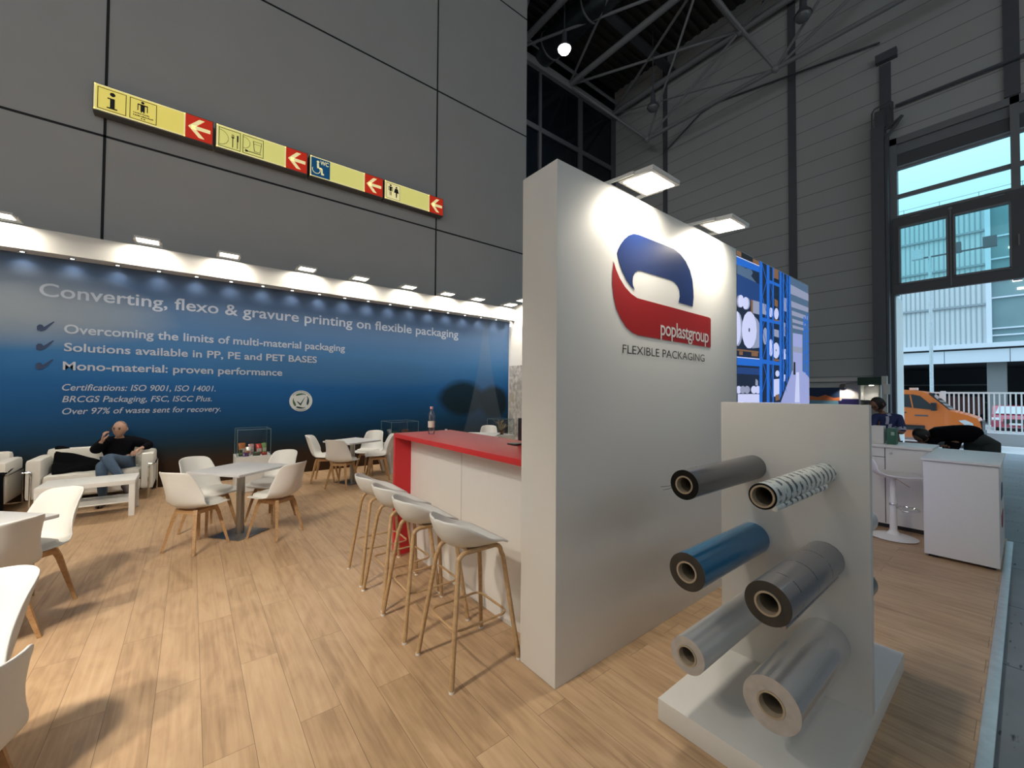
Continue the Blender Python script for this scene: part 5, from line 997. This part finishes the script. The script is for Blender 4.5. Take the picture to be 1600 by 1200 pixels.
m_dry = mat('dried_leaf', (.30, .24, .15), .8, var=.3, vscale=30)
t = thing('dried_bouquet', 'dried plant arrangement inside the right showcase', 'plant', (5.97, 7.98, .551))
MB().lathe([(.001, 0), (.06, 0), (.08, .10), (.085, .11), (.07, .11)], 18).build('pot', fo['brown'], t)
s = MB()
for k in range(34):
    a = random.uniform(0, 2*PI); r = random.uniform(.05, .19); h = random.uniform(.16, .33); p = Vector((r*math.cos(a), r*math.sin(a), h)); dv = Vector((-math.sin(a), math.cos(a), 0))*.02; up = Vector((math.cos(a)*.04, math.sin(a)*.04, .05))
    s.tube([(0, 0, .1), p*.6+Vector((0, 0, .03)), p], .003, 4)
    s.add([p-up, p+dv, p+up, p-dv], [(0, 1, 2, 3)])
s.build('leaves', m_dry, t)

# ------------------------------------------------------------------ film roll stand
m_stand = mat('white_display_board', (.64, .635, .61), .5, var=.015, vscale=12)
m_standedge = mat('blue_grey_edge', (.40, .44, .46), .5)
t = thing('roll_display_stand', 'white display stand with a slab base holding film rolls', 'display stand', (2.5, .79, 0))
MB().box(1.81, 3.24, .455, 1.13, 0, .10, b=.002).build('base', m_stand, t, world=True)
MB().box(2.48, 2.525, .456, 1.13, .10, 1.532, b=.0015).build('panel', m_stand, t, world=True)
for yy, zz in ((.955, 1.172), (.63, 1.19), (.958, .778), (.635, .766), (.958, .406), (.635, .366)):
    MB().tube([(1.9, yy, zz), (2.49, yy, zz)], .024, 14).build('peg', m_dark, t, world=True)
for yy, zz in ((.63, .80), (.635, .40), (.955, .80)): MB().tube([(2.51, yy, zz), (3.05, yy, zz)], .024, 14).build('peg', m_dark, t, world=True)
m_core = mat('cardboard_core', (.38, .31, .22), .8, var=.12, vscale=40)
m_coredark = mat('cardboard_inside', (.16, .125, .085), .9)
def film(name, col, rough, metal, rings=0.0, streak=.25, alpha=1.0):
    m = mat(name, col, rough, metal, coat=.3); n = m.node_tree.nodes; l = m.node_tree.links; p = n['Principled BSDF']
    tc = n.new('ShaderNodeTexCoord'); mp = n.new('ShaderNodeMapping'); mp.inputs['Scale'].default_value = (1.5, 45, 45); l.new(tc.outputs['Object'], mp.inputs[0])
    nz = n.new('ShaderNodeTexNoise'); nz.inputs['Scale'].default_value = 1; nz.inputs['Detail'].default_value = 3; l.new(mp.outputs[0], nz.inputs['Vector'])
    b = n.new('ShaderNodeBump'); b.inputs['Strength'].default_value = streak; b.inputs['Distance'].default_value = .004; l.new(nz.outputs[0], b.inputs['Height']); l.new(b.outputs[0], p.inputs['Normal'])
    return m
def striped(m, freq, duty, dark, off=0.0):
    n = m.node_tree.nodes; l = m.node_tree.links; p = n['Principled BSDF']; base = p.inputs['Base Color'].default_value[:]
    tc = n.new('ShaderNodeTexCoord'); wv = n.new('ShaderNodeSeparateXYZ'); l.new(tc.outputs['Object'], wv.inputs[0])
    q = n.new('ShaderNodeMath'); q.operation = 'MULTIPLY_ADD'; q.inputs[1].default_value = freq; q.inputs[2].default_value = off; l.new(wv.outputs['X'], q.inputs[0])
    f = n.new('ShaderNodeMath'); f.operation = 'FRACT'; l.new(q.outputs[0], f.inputs[0])
    c = n.new('ShaderNodeMath'); c.operation = 'LESS_THAN'; c.inputs[1].default_value = duty; l.new(f.outputs[0], c.inputs[0])
    nz = n.new('ShaderNodeTexNoise'); nz.inputs['Scale'].default_value = 38; l.new(tc.outputs['Object'], nz.inputs['Vector'])
    g = n.new('ShaderNodeMath'); g.operation = 'GREATER_THAN'; g.inputs[1].default_value = .47; l.new(nz.outputs[0], g.inputs[0])
    k = n.new('ShaderNodeMath'); k.operation = 'MULTIPLY'; l.new(c.outputs[0], k.inputs[0]); l.new(g.outputs[0], k.inputs[1])
    mx = n.new('ShaderNodeMix'); mx.data_type = 'RGBA'; l.new(k.outputs[0], mx.inputs[0]); mx.inputs[6].default_value = base; mx.inputs[7].default_value = (*dark, 1); l.new(mx.outputs[2], p.inputs['Base Color']); return m
m_f1 = film('pewter_film', (.11, .11, .12), .28, .6)
m_f2 = striped(film('pale_printed_film', (.62, .66, .64), .3, .1), 17, .42, (.03, .06, .08))
m_f3 = film('blue_film', (.006, .13, .28), .2, .15)
m_f4 = striped(film('grey_printed_film', (.24, .24, .255), .3, .6), 5.2, .035, (.05, .05, .055), .2)
m_f5 = film('clear_silver_film', (.60, .61, .61), .3, .35)
m_f6 = film('silver_foil_film', (.62, .62, .62), .22, .7)
m_e1 = mat('black_roll_end', (.004, .004, .004), .6, spec=.15); m_e2 = mat('dark_roll_end', (.028, .028, .026), .5, .2, var=.4, vscale=25); m_e3 = mat('grey_roll_end', (.42, .40, .38), .4, var=.25, vscale=30)
def roll(x0, x1, y, z, r, rc, film_m, end_m, label, group='film rolls on the display stand', sgn=-1):
    t = thing('film_roll', label, 'film roll', ((x0+x1)/2, y, z), 0, group); L = (x1-x0)/2; F = L*sgn; B = -F
    MB().lathe([(r, -L), (r, L)], 48, axis='x').build('film', film_m, t)
    for e, m in ((F, 0), (B, 0)): s = MB().lathe([(rc, e), (rc+(r-rc)*.5, e+.0012*(1 if e > 0 else -1)), (r, e)], 48, axis='x'); s.build('wound_end', end_m, t)
    s = MB().lathe([(rc, F), (rc, F+.004*sgn), (rc*.84, F+.004*sgn), (rc*.84, F-.03*sgn)], 36, axis='x'); s.build('core', m_core, t)
    MB().lathe([(rc*.845, F-.028*sgn), (rc*.82, F-.04*sgn), (rc*.82, B)], 36, axis='x').build('core_lining', m_coredark, t)
    return t
r1 = roll(1.74, 2.48, .955, 1.172, .066, .040, m_f1, m_e1, 'pewter grey film roll with a black end, top left on the stand')
s = MB().tube([(-.36, .064, -.015), (-.372, .085, -.022), (-.378, .11, -.028)], .0012, 4).tube([(-.36, .064, -.025), (-.372, .08, -.034), (-.376, .1, -.04)], .0012, 4); s.build('loose_strand', m_f1, r1)
r2 = roll(1.72, 2.48, .630, 1.190, .050, .043, m_f2, m_e1, 'thin pale film roll printed with dark dashes, top right on the stand')
MB().tube([(-.375, -.038, -.040), (.24, -.038, -.040)], [.011, .014], 12).build('loose_wrap', m_f2, r2)
roll(1.766, 2.48, .958, .778, .0835, .047, m_f3, m_e2, 'blue film roll on the display stand')
r4 = roll(1.775, 2.48, .635, .766, .084, .047, m_f4, m_e2, 'dark grey film roll with dashed print lines, middle right on the stand')
MB().tube([(-.352, -.052, -.066), (.34, -.05, -.066)], .012, 12).build('loose_wrap', m_f4, r4)
roll(1.767, 2.48, .958, .406, .079, .044, m_f5, m_e3, 'pale silver film roll, bottom left on the stand')
roll(1.803, 2.48, .635, .366, .103, .050, m_f6, m_e3, 'big shiny silver film roll, bottom right on the stand')
m_f7 = film('grey_green_film', (.16, .20, .19), .3, .4)
roll(2.525, 3.24, .64, .82, .080, .045, m_f5, m_e2, 'grey film roll on the rear of the stand, upper end showing past the edge', 'film rolls on the rear of the display stand', 1)
roll(2.525, 3.22, .64, .44, .080, .045, m_f7, m_e1, 'dark green film roll on the rear of the stand, lower end showing past the edge', 'film rolls on the rear of the display stand', 1)

# ------------------------------------------------------------------ reception desk, cabinet, swivel stool
t = thing('reception_desk', 'long white reception desk behind the roll stand', 'desk', (6.8, 1.35, 0))
MB().box(6.50, 7.08, .66, 2.10, .955, .985, b=.002).build('worktop', m_whitelam, t, world=True)
MB().box(6.53, 7.05, .68, 2.08, .05, .955).build('body', m_whitelam, t, world=True, smooth=False)
MB().box(6.56, 7.0, .70, 2.06, 0, .05).build('plinth', m_black, t, world=True, smooth=False)
s = MB()
for y in (1.06,): s.box(6.527, 6.531, y-.003, y+.003, .06, .95)
s.box(6.527, 6.531, 1.06, 2.08, .835, .84).build('panel_joint', m_seam, t, world=True, smooth=False)
MB().tube([(6.53, 1.005, .89), (6.515, 1.005, .89)], .012, 12).build('lock', m_chrome, t, world=True)
t = thing('white_cabinet', 'white cabinet with an oval logo on its side at the stand edge', 'cabinet', (6.3, .39, 0))
MB().box(5.70, 6.90, .165, .645, .03, .935, b=.002).build('body', m_whitelam, t, world=True)
MB().box(5.68, 6.92, .150, .66, .94, .962, b=.002).build('top', m_whitelam, t, world=True)
s = MB()
for x in (5.78, 6.8):
    for y in (.22, .59): s.box(x-.03, x+.03, y-.03, y+.03, 0, .03)
s.build('foot', m_black, t, world=True, smooth=False)
s = MB(); n = 24
s.xz([(6.30+.22*math.cos(2*PI*i/n), .53+.20*math.sin(2*PI*i/n)) for i in range(1, 12)], .161, 0); s.build('logo_arch', m_lblue, t, world=True, smooth=False)
s = MB(); s.xz([(6.30+.22*math.cos(2*PI*i/n), .49+.20*math.sin(2*PI*i/n)) for i in range(13, 24)], .161, 0); s.build('logo_swoosh', m_lred, t, world=True, smooth=False)
t = thing('swivel_stool', 'white swivel bar stool with a round base in front of the desk', 'stool', (6.15, .935, 0), D(-78))
MB().lathe([(.001, .004), (.20, .004), (.205, .010), (.15, .028), (.06, .045), (.035, .08), (.032, .085)], 36).build('base', m_shell, t)
MB().lathe([(.032, .05), (.032, .42), (.026, .43), (.026, .68)], 20).build('column', m_shell, t)
MB().lathe([(.034, .36), (.037, .365), (.037, .375), (.034, .38)], 20).build('collar', m_chrome, t)
ring = [(.02, 0, .345)]+[(.10+.11*math.cos(a), .13*math.sin(a), .33) for a in [(-1.9+3.8*k/12) for k in range(13)]]+[(.02, 0, .345)]
MB().tube(ring, .008, 8).build('footrest', m_chrome, t)
MB().tube([(.02, -.05, .66), (.12, -.16, .60)], .005, 6).build('lever', m_chrome, t)
SW = [(0, .235, .735, .15, 0, 0), (.1, .20, .742, .19, .005, 0), (.3, .08, .722, .20, .02, 0), (.48, -.06, .712, .20, .04, .005), (.6, -.15, .74, .20, .05, .03), (.72, -.19, .81, .195, .03, .06), (.88, -.215, .89, .18, .0, .06), (1, -.23, .94, .14, -.02, .05)]
def swf(u, v):
    q = v*2-1; x, z, w, lf, wr = cr(SW, u); k = abs(q)**2.2; return (x+wr*k, q*w, z+lf*k-.04)
o = MB().grid(swf, 24, 16).build('seat', m_shell, t, ang=60); md = o.modifiers.new('s', 'SOLIDIFY'); md.thickness = .02; md.offset = 0; md = o.modifiers.new('b', 'SUBSURF'); md.levels = md.render_levels = 1; baked(o)
t = tag(MB().box(6.62, 6.76, 1.086, 1.20, .986, 1.20, b=.003).build('white_box', m_white), 'plain white box standing on the reception desk', 'box')
t = thing('green_box', 'dark green box next to the white box on the reception desk', 'box', (6.7, 1.02, .986))
MB().box(-.07, .07, -.042, .042, 0, .19, b=.003).build('carton', mat('green_card', (.03, .12, .075), .5), t)
MB().box(-.072, -.068, -.03, .0, .11, .15).build('print', mat('pale_green_print', (.3, .45, .38), .5), t, smooth=False)

# ================================================================== PEOPLE
m_skin = mat('skin', (.42, .25, .18), .5, var=.06, vscale=30)
m_skin2 = mat('tan_skin', (.22, .11, .07), .5, var=.06, vscale=30)
m_eye = mat('dark_eye', (.012, .01, .01), .3)
m_lip = mat('lip', (.30, .13, .11), .5)
m_shirt = mat('black_shirt_cloth', (.004, .004, .006), .85, bump=.3, vscale=25, spec=.06)
m_jeans = mat('blue_denim', (.055, .095, .16), .85, var=.3, vscale=14, bump=.3)
m_shoe = mat('dark_brown_leather', (.05, .03, .025), .5)
m_stubble = mat('cropped_grey_hair', (.20, .14, .11), .8)
m_hair = mat('black_hair', (.006, .005, .005), .6)
def skin(pts, edges, root=0, lev=2):
    """grow a limb surface round joints (x, y, z, radius)"""
    me = bpy.data.meshes.new('limb'); me.from_pydata([p[:3] for p in pts], edges, []); o = bpy.data.objects.new('limb', me); COL.objects.link(o)
    o.modifiers.new('s', 'SKIN'); sv = me.skin_vertices[0].data
    for i, p in enumerate(pts): sv[i].radius = (p[3], p[4] if len(p) > 4 else p[3]); sv[i].use_root = (i == root)
    md = o.modifiers.new('b', 'SUBSURF'); md.levels = md.render_levels = lev
    bpy.context.view_layer.update(); dg = bpy.context.evaluated_depsgraph_get(); m2 = bpy.data.meshes.new_from_object(o.evaluated_get(dg))
    v = [tuple(q.co) for q in m2.vertices]; f = [tuple(q.vertices) for q in m2.polygons]
    bpy.data.objects.remove(o); bpy.data.meshes.remove(me); bpy.data.meshes.remove(m2); return v, f
def add_head(s, c, fwd, up=(0, 0, 1), k=1.0, ms=0, me_=1, ml=2):
    """face toward fwd; c is the centre of the skull"""
    F = Vector(fwd).normalized(); U = Vector(up); L = U.cross(F).normalized(); U = F.cross(L).normalized(); C0 = Vector(c)
    def P(x, y, z): return C0+(F*x+L*y+U*z)*k
    n, h = 32, 24; v = []; f = []
    for i in range(h+1):
        t = PI*i/h
        for j in range(n):
            a = 2*PI*j/n; dx, dy, dz = math.sin(t)*math.cos(a), math.sin(t)*math.sin(a), -math.cos(t)
            lo = max(0, -dz)
            x = .096*dx*(1-.10*lo); y = .074*dy*(1-.28*lo**1.3); z = .118*dz
            if dx < 0 and dz < -.2: x *= 1-.35*lo
            if dx > .3:
                nose = max(0, 1-abs(dy)/.22)*max(0, 1-abs(dz+.12)/.26); x += .020*nose*(1+max(0, -.12-dz))
                sock = math.exp(-((abs(dy)-.36)/.16)**2-((dz-.10)/.11)**2); x -= .009*sock
                brow = math.exp(-((abs(dy)-.30)/.28)**2-((dz-.26)/.08)**2); x += .005*brow
                chin = math.exp(-(dy/.35)**2-((dz+.82)/.16)**2); x += .012*chin
                mouth = math.exp(-(dy/.3)**2-((dz+.50)/.07)**2); x += .006*mouth
            v.append(P(x, y, z))
    for i in range(h):
        for j in range(n): f.append((i*n+j, i*n+(j+1) % n, (i+1)*n+(j+1) % n, (i+1)*n+j))
    s.add(v, f, ms)
    for q in (-1, 1):
        s.ball(P(.081, .029*q, .014), .0115*k, 10, me_)
        s.add([P(.093, .014*q, .030), P(.086, .046*q, .030), P(.088, .045*q, .036), P(.095, .015*q, .036)], [(0, 1, 2, 3)], me_)
        s.tube([P(.0, .070*q, .022), P(-.012, .080*q, .016), P(-.010, .082*q, -.008), P(.004, .072*q, -.022)], [.008*k, .012*k, .010*k, .006*k], 8, ms)
    s.tube([P(.094, -.022, -.058), P(.101, 0, -.056), P(.094, .022, -.058)], [.003*k, .005*k, .003*k], 6, ml)
    return P
def add_hand(s, w, d, n, side, curl=.5, m=0, k=1.0):
    """palm from the wrist w along d, palm facing n, five fingers"""
    D0 = Vector(d).normalized(); N = Vector(n); N = (N-D0*N.dot(D0)).normalized(); A = D0.cross(N)*side; w = Vector(w)
    P = lambda x, y, z: w+(D0*x+A*y+N*z)*k
    v, f = skin([(*P(-.02, 0, 0), .026*k, .022*k), (*P(.02, 0, 0), .032*k, .018*k), (*P(.06, .004, 0), .040*k, .016*k), (*P(.088, .0, .002), .038*k, .013*k)], [(0, 1), (1, 2), (2, 3)], 1, 1); s.add(v, f, m)
    for y, L in ((-.030, .062), (-.010, .074), (.011, .070), (.031, .054)):
        pts = []; x, z, a = .082, .0, 0.0
        for j, q in enumerate((0, .45, .32, .25)):
            if j: a += curl*(.75 if j == 1 else .9)
            x += L*q*math.cos(a); z += L*q*math.sin(a); pts.append(P(x, y*(1+.0*j), z))
        s.tube(pts, [.0095*k, .009*k, .008*k, .0065*k], 8, m); s.ball(pts[-1], .0066*k, 8, m)
    pts = [P(.022, -.030, .004), P(.048, -.052, .016), P(.070, -.056, .030), P(.088, -.050, .042)]
    s.tube(pts, [.013*k, .0115*k, .0095*k, .0075*k], 8, m); s.ball(pts[-1], .0076*k, 8, m)
def shoe(parent, heel, d, name='shoe', m=None):
    D0 = Vector(d).normalized(); up = Vector((0, 0, 1)); side = D0.cross(up).normalized(); up = side.cross(D0); h = Vector(heel)
    def fn(u, v):
        a = 2*PI*u; L = .285*v; w = .038+.012*math.sin(PI*min(1, v*1.15)) if v < .97 else .03
        w *= (1 if 0.03 < v < .97 else .35); top = (.095 if v < .25 else .095-.055*min(1, (v-.25)/.45)); hh = top/2
        return h+D0*(L-.06)+side*(w*math.cos(a))+up*(hh+hh*math.copysign(abs(math.sin(a))**.7, math.sin(a)))
    return MB().grid(fn, 16, 14).build(name, m or m_shoe, parent, world=True, ang=60)

# ---- the man on the sofa
t = thing('person', 'bald man in a black shirt and jeans phoning on the white sofa, legs crossed', 'person', (-.82, 8.4, 0))
pel, bel, che, nek = (-.83, 8.36, .50), (-.83, 8.40, .62), (-.825, 8.43, .76), (-.82, 8.38, .885)
shR, shL = (-.985, 8.40, .815), (-.665, 8.41, .815)
elR, wrR = (-1.055, 8.17, .71), (-.965, 8.12, .865)
elL, wrL = (-.47, 8.33, .735), (-.575, 8.14, .715)
hiR, hiL = (-.93, 8.30, .485), (-.73, 8.30, .50)
knR, anR = (-.945, 7.90, .53), (-.92, 7.86, .10)
knL, anL = (-.90, 7.86, .655), (-.70, 7.80, .285)
def bodypts(g):
    return [(*pel, .135+g, .11+g), (*bel, .135+g, .105+g), (*che, .145+g, .105+g), (-.82, 8.405, .845, .075+g, .065+g), (*nek, .055+g), (-.82, 8.36, .95, .052+g),
            (*shR, .062+g), (*elR, .045+g), (*wrR, .028+g), (*shL, .062+g), (*elL, .045+g), (*wrL, .028+g),
            (*hiR, .088+g), (*knR, .060+g), (*anR, .040+g), (*hiL, .088+g), (*knL, .060+g), (*anL, .040+g)]
bed = [(0, 1), (1, 2), (2, 3), (3, 4), (4, 5), (2, 6), (6, 7), (7, 8), (2, 9), (9, 10), (10, 11), (0, 12), (12, 13), (13, 14), (0, 15), (15, 16), (16, 17)]
s = MB(); v, f = skin(bodypts(-.008), bed); s.add(v, f, 0)
PH = add_head(s, (-.815, 8.33, 1.0), (-.30, -1, -.05), (.06, 0, 1), 1.02)
add_hand(s, wrR, (.10, -.10, 1), (1, .35, 0), 1, .55, 0, .95)
add_hand(s, wrL, (-.55, -.55, -.42), (-.2, .1, -1), -1, .35, 0, .95)
s.build('body', [m_skin, m_eye, m_lip], t, world=True, ang=70)
sk = lambda idx, g: ([bodypts(g)[i] for i in idx], [(idx.index(a), idx.index(b)) for a, b in bed if a in idx and b in idx])
a, b = sk([0, 1, 2, 3, 6, 7, 8, 9, 10, 11], .026)
a[6] = (wrR[0]-.012, wrR[1]+.008, wrR[2]-.03, .036); a[9] = (wrL[0]+.022, wrL[1]+.035, wrL[2]+.004, .036)
v, f = skin(a, b); MB().add(v, f).build('shirt', m_shirt, t, world=True, ang=80)
a, b = sk([0, 12, 13, 14, 15, 16, 17], .010); v, f = skin(a, b); MB().add(v, f).build('jeans', m_jeans, t, world=True, ang=80)
shoe(t, (-.92, 7.87, .0), (-.05, -1, 0)); shoe(t, (-.69, 7.80, .19), (.45, -.85, -.35))
def cap_hair(u, v):
    a = 2*PI*u; th = .52*PI*v; return PH(.098*math.sin(th)*math.cos(a)*1.0-.012*v, .0765*math.sin(th)*math.sin(a), .1195*math.cos(th)) if not (math.cos(a) > .2 and v > .55) else PH(.094*math.sin(th)*math.cos(a)*.9, .07*math.sin(th)*math.sin(a), .112*math.cos(th))
MB().grid(cap_hair, 28, 10).build('hair', m_stubble, t, world=True, ang=80)
p = thing('mobile_phone', 'black mobile phone held to the ear of the man on the sofa', 'phone', (-.905, 8.16, .97))
MB().obox((0, 0, 0), (.010, -.030, .015), (.0055, .002, 0), (.016, .02, .068)).build('handset', m_black, p, smooth=False)

# ---- the man bending behind the desk
t = thing('person', 'dark haired person in a black jacket bending low behind the white cabinet', 'person', (10.0, .5, 0))
P1 = [(10.08, .46, .93, .175, .15), (9.95, .64, .97, .165, .15), (9.80, .84, .955, .165, .14), (9.70, .96, .93, .10, .09), (9.64, 1.02, .91, .065),
      (9.76, .97, .89, .085), (9.52, 1.02, .68, .06), (9.36, 1.02, .78, .042), (9.90, .74, .87, .085), (9.64, .76, .66, .06), (9.48, .82, .76, .042),
      (10.06, .54, .80, .12), (10.10, .56, .46, .085), (10.22, .56, .08, .055), (10.06, .38, .80, .12), (10.04, .36, .46, .085), (10.16, .36, .08, .055)]
E1 = [(0, 1), (1, 2), (2, 3), (3, 4), (2, 5), (5, 6), (6, 7), (2, 8), (8, 9), (9, 10), (0, 11), (11, 12), (12, 13), (0, 14), (14, 15), (15, 16)]
s = MB(); v, f = skin([(*q[:3], *[r-(.05 if i in (0, 1) else .012) for r in q[3:]]) for i, q in enumerate(P1)], E1); s.add(v, f, 0)
PB = add_head(s, (9.56, 1.10, .90), (-.40, .30, -.80), (-.60, .50, .50), 1.05)
add_hand(s, (9.36, 1.02, .78), (-.9, .1, .3), (0, .3, -1), 1, .4); add_hand(s, (9.48, .82, .76), (-.9, .1, .3), (0, -.2, -1), -1, .4)
s.build('body', [m_skin2, m_eye, m_lip], t, world=True, ang=70)
I = [0, 1, 2, 3, 4, 5, 6, 7, 8, 9, 10]; v, f = skin([(*P1[i][:3], *[r+.014 for r in P1[i][3:]]) for i in I], [(I.index(a), I.index(b)) for a, b in E1 if a in I and b in I]); MB().add(v, f).build('jacket', m_shirt, t, world=True, ang=80)
I = [0, 1, 11, 12, 13, 14, 15, 16]; v, f = skin([(*P1[i][:3], *[r+.016 for r in P1[i][3:]]) for i in I], [(I.index(a), I.index(b)) for a, b in E1 if a in I and b in I]); MB().add(v, f).build('trousers', mat('dark_grey_trousers', (.03, .04, .04), .8), t, world=True, ang=80)
shoe(t, (10.2, .60, 0), (-.9, .4, 0)); shoe(t, (10.14, .38, 0), (-.9, .4, 0))
def hairB(u, v): a = 2*PI*u; th = .60*PI*v; return PB(.108*math.sin(th)*math.cos(a)-.02, .088*math.sin(th)*math.sin(a), .132*math.cos(th))
MB().grid(hairB, 24, 10).build('hair', m_hair, t, world=True, ang=80)

# ---- the person in the blue jersey
t = thing('person', 'dark haired person in a blue and white striped jersey looking down behind the desk', 'person', (8.6, 1.38, 0))
m_jersey = mat('blue_jersey', (.012, .022, .11), .7); m_jwhite = mat('pale_jersey_stripe', (.42, .45, .58), .7)
P2 = [(8.65, 1.36, .84, .12, .10), (8.65, 1.36, 1.0, .125, .10), (8.63, 1.37, 1.18, .135, .10), (8.58, 1.41, 1.275, .06, .055), (8.55, 1.43, 1.33, .05),
      (8.56, 1.50, 1.22, .058), (8.42, 1.55, 1.02, .042), (8.25, 1.50, 1.08, .03), (8.62, 1.23, 1.22, .058), (8.52, 1.18, 1.0, .042), (8.36, 1.26, 1.04, .03),
      (8.65, 1.45, .78, .085), (8.64, 1.46, .44, .06), (8.67, 1.46, .07, .042), (8.66, 1.27, .78, .085), (8.65, 1.26, .44, .06), (8.68, 1.26, .07, .042)]
s = MB(); v, f = skin([(*q[:3], *[r-.010 for r in q[3:]]) for q in P2], E1); s.add(v, f, 0)
PC_ = add_head(s, (8.50, 1.46, 1.425), (-.62, .38, -.55), (-.35, .2, .8), .98)
add_hand(s, (8.25, 1.50, 1.08), (-.9, 0, .2), (0, -.3, -1), 1, .5, 0, .9); add_hand(s, (8.36, 1.26, 1.04), (-.9, .1, .2), (0, .3, -1), -1, .5, 0, .9)
s.build('body', [m_skin2, m_eye, m_lip], t, world=True, ang=70)
I = [0, 1, 2, 3, 5, 6, 8, 9]; v, f = skin([(*P2[i][:3], *[r+.012 for r in P2[i][3:]]) for i in I], [(I.index(a), I.index(b)) for a, b in E1 if a in I and b in I])
jm = MB(); jm.v = list(v)
for q in f:
    c = [sum(v[i][k] for i in q)/len(q) for k in range(3)]
    jm.f.append(q); jm.mi.append(1 if (abs(c[1]-1.335) < .018 or abs(c[2]-1.07) < .02) else 0)
jm.build('jersey', [m_jersey, m_jwhite], t, world=True, ang=80)
I = [0, 11, 12, 13, 14, 15, 16]; v, f = skin([(*P2[i][:3], *[r+.010 for r in P2[i][3:]]) for i in I], [(I.index(a), I.index(b)) for a, b in E1 if a in I and b in I]); MB().add(v, f).build('trousers', m_shirt, t, world=True, ang=80)
shoe(t, (8.67, 1.46, 0), (-.9, .4, 0)); shoe(t, (8.68, 1.26, 0), (-.9, .4, 0))
def hairC(u, v): a = 2*PI*u; th = .62*PI*v; return PC_(.104*math.sin(th)*math.cos(a)-.016, .086*math.sin(th)*math.sin(a), .128*math.cos(th))
MB().grid(hairC, 24, 10).build('hair', m_hair, t, world=True, ang=80)
bpy.context.view_layer.update()
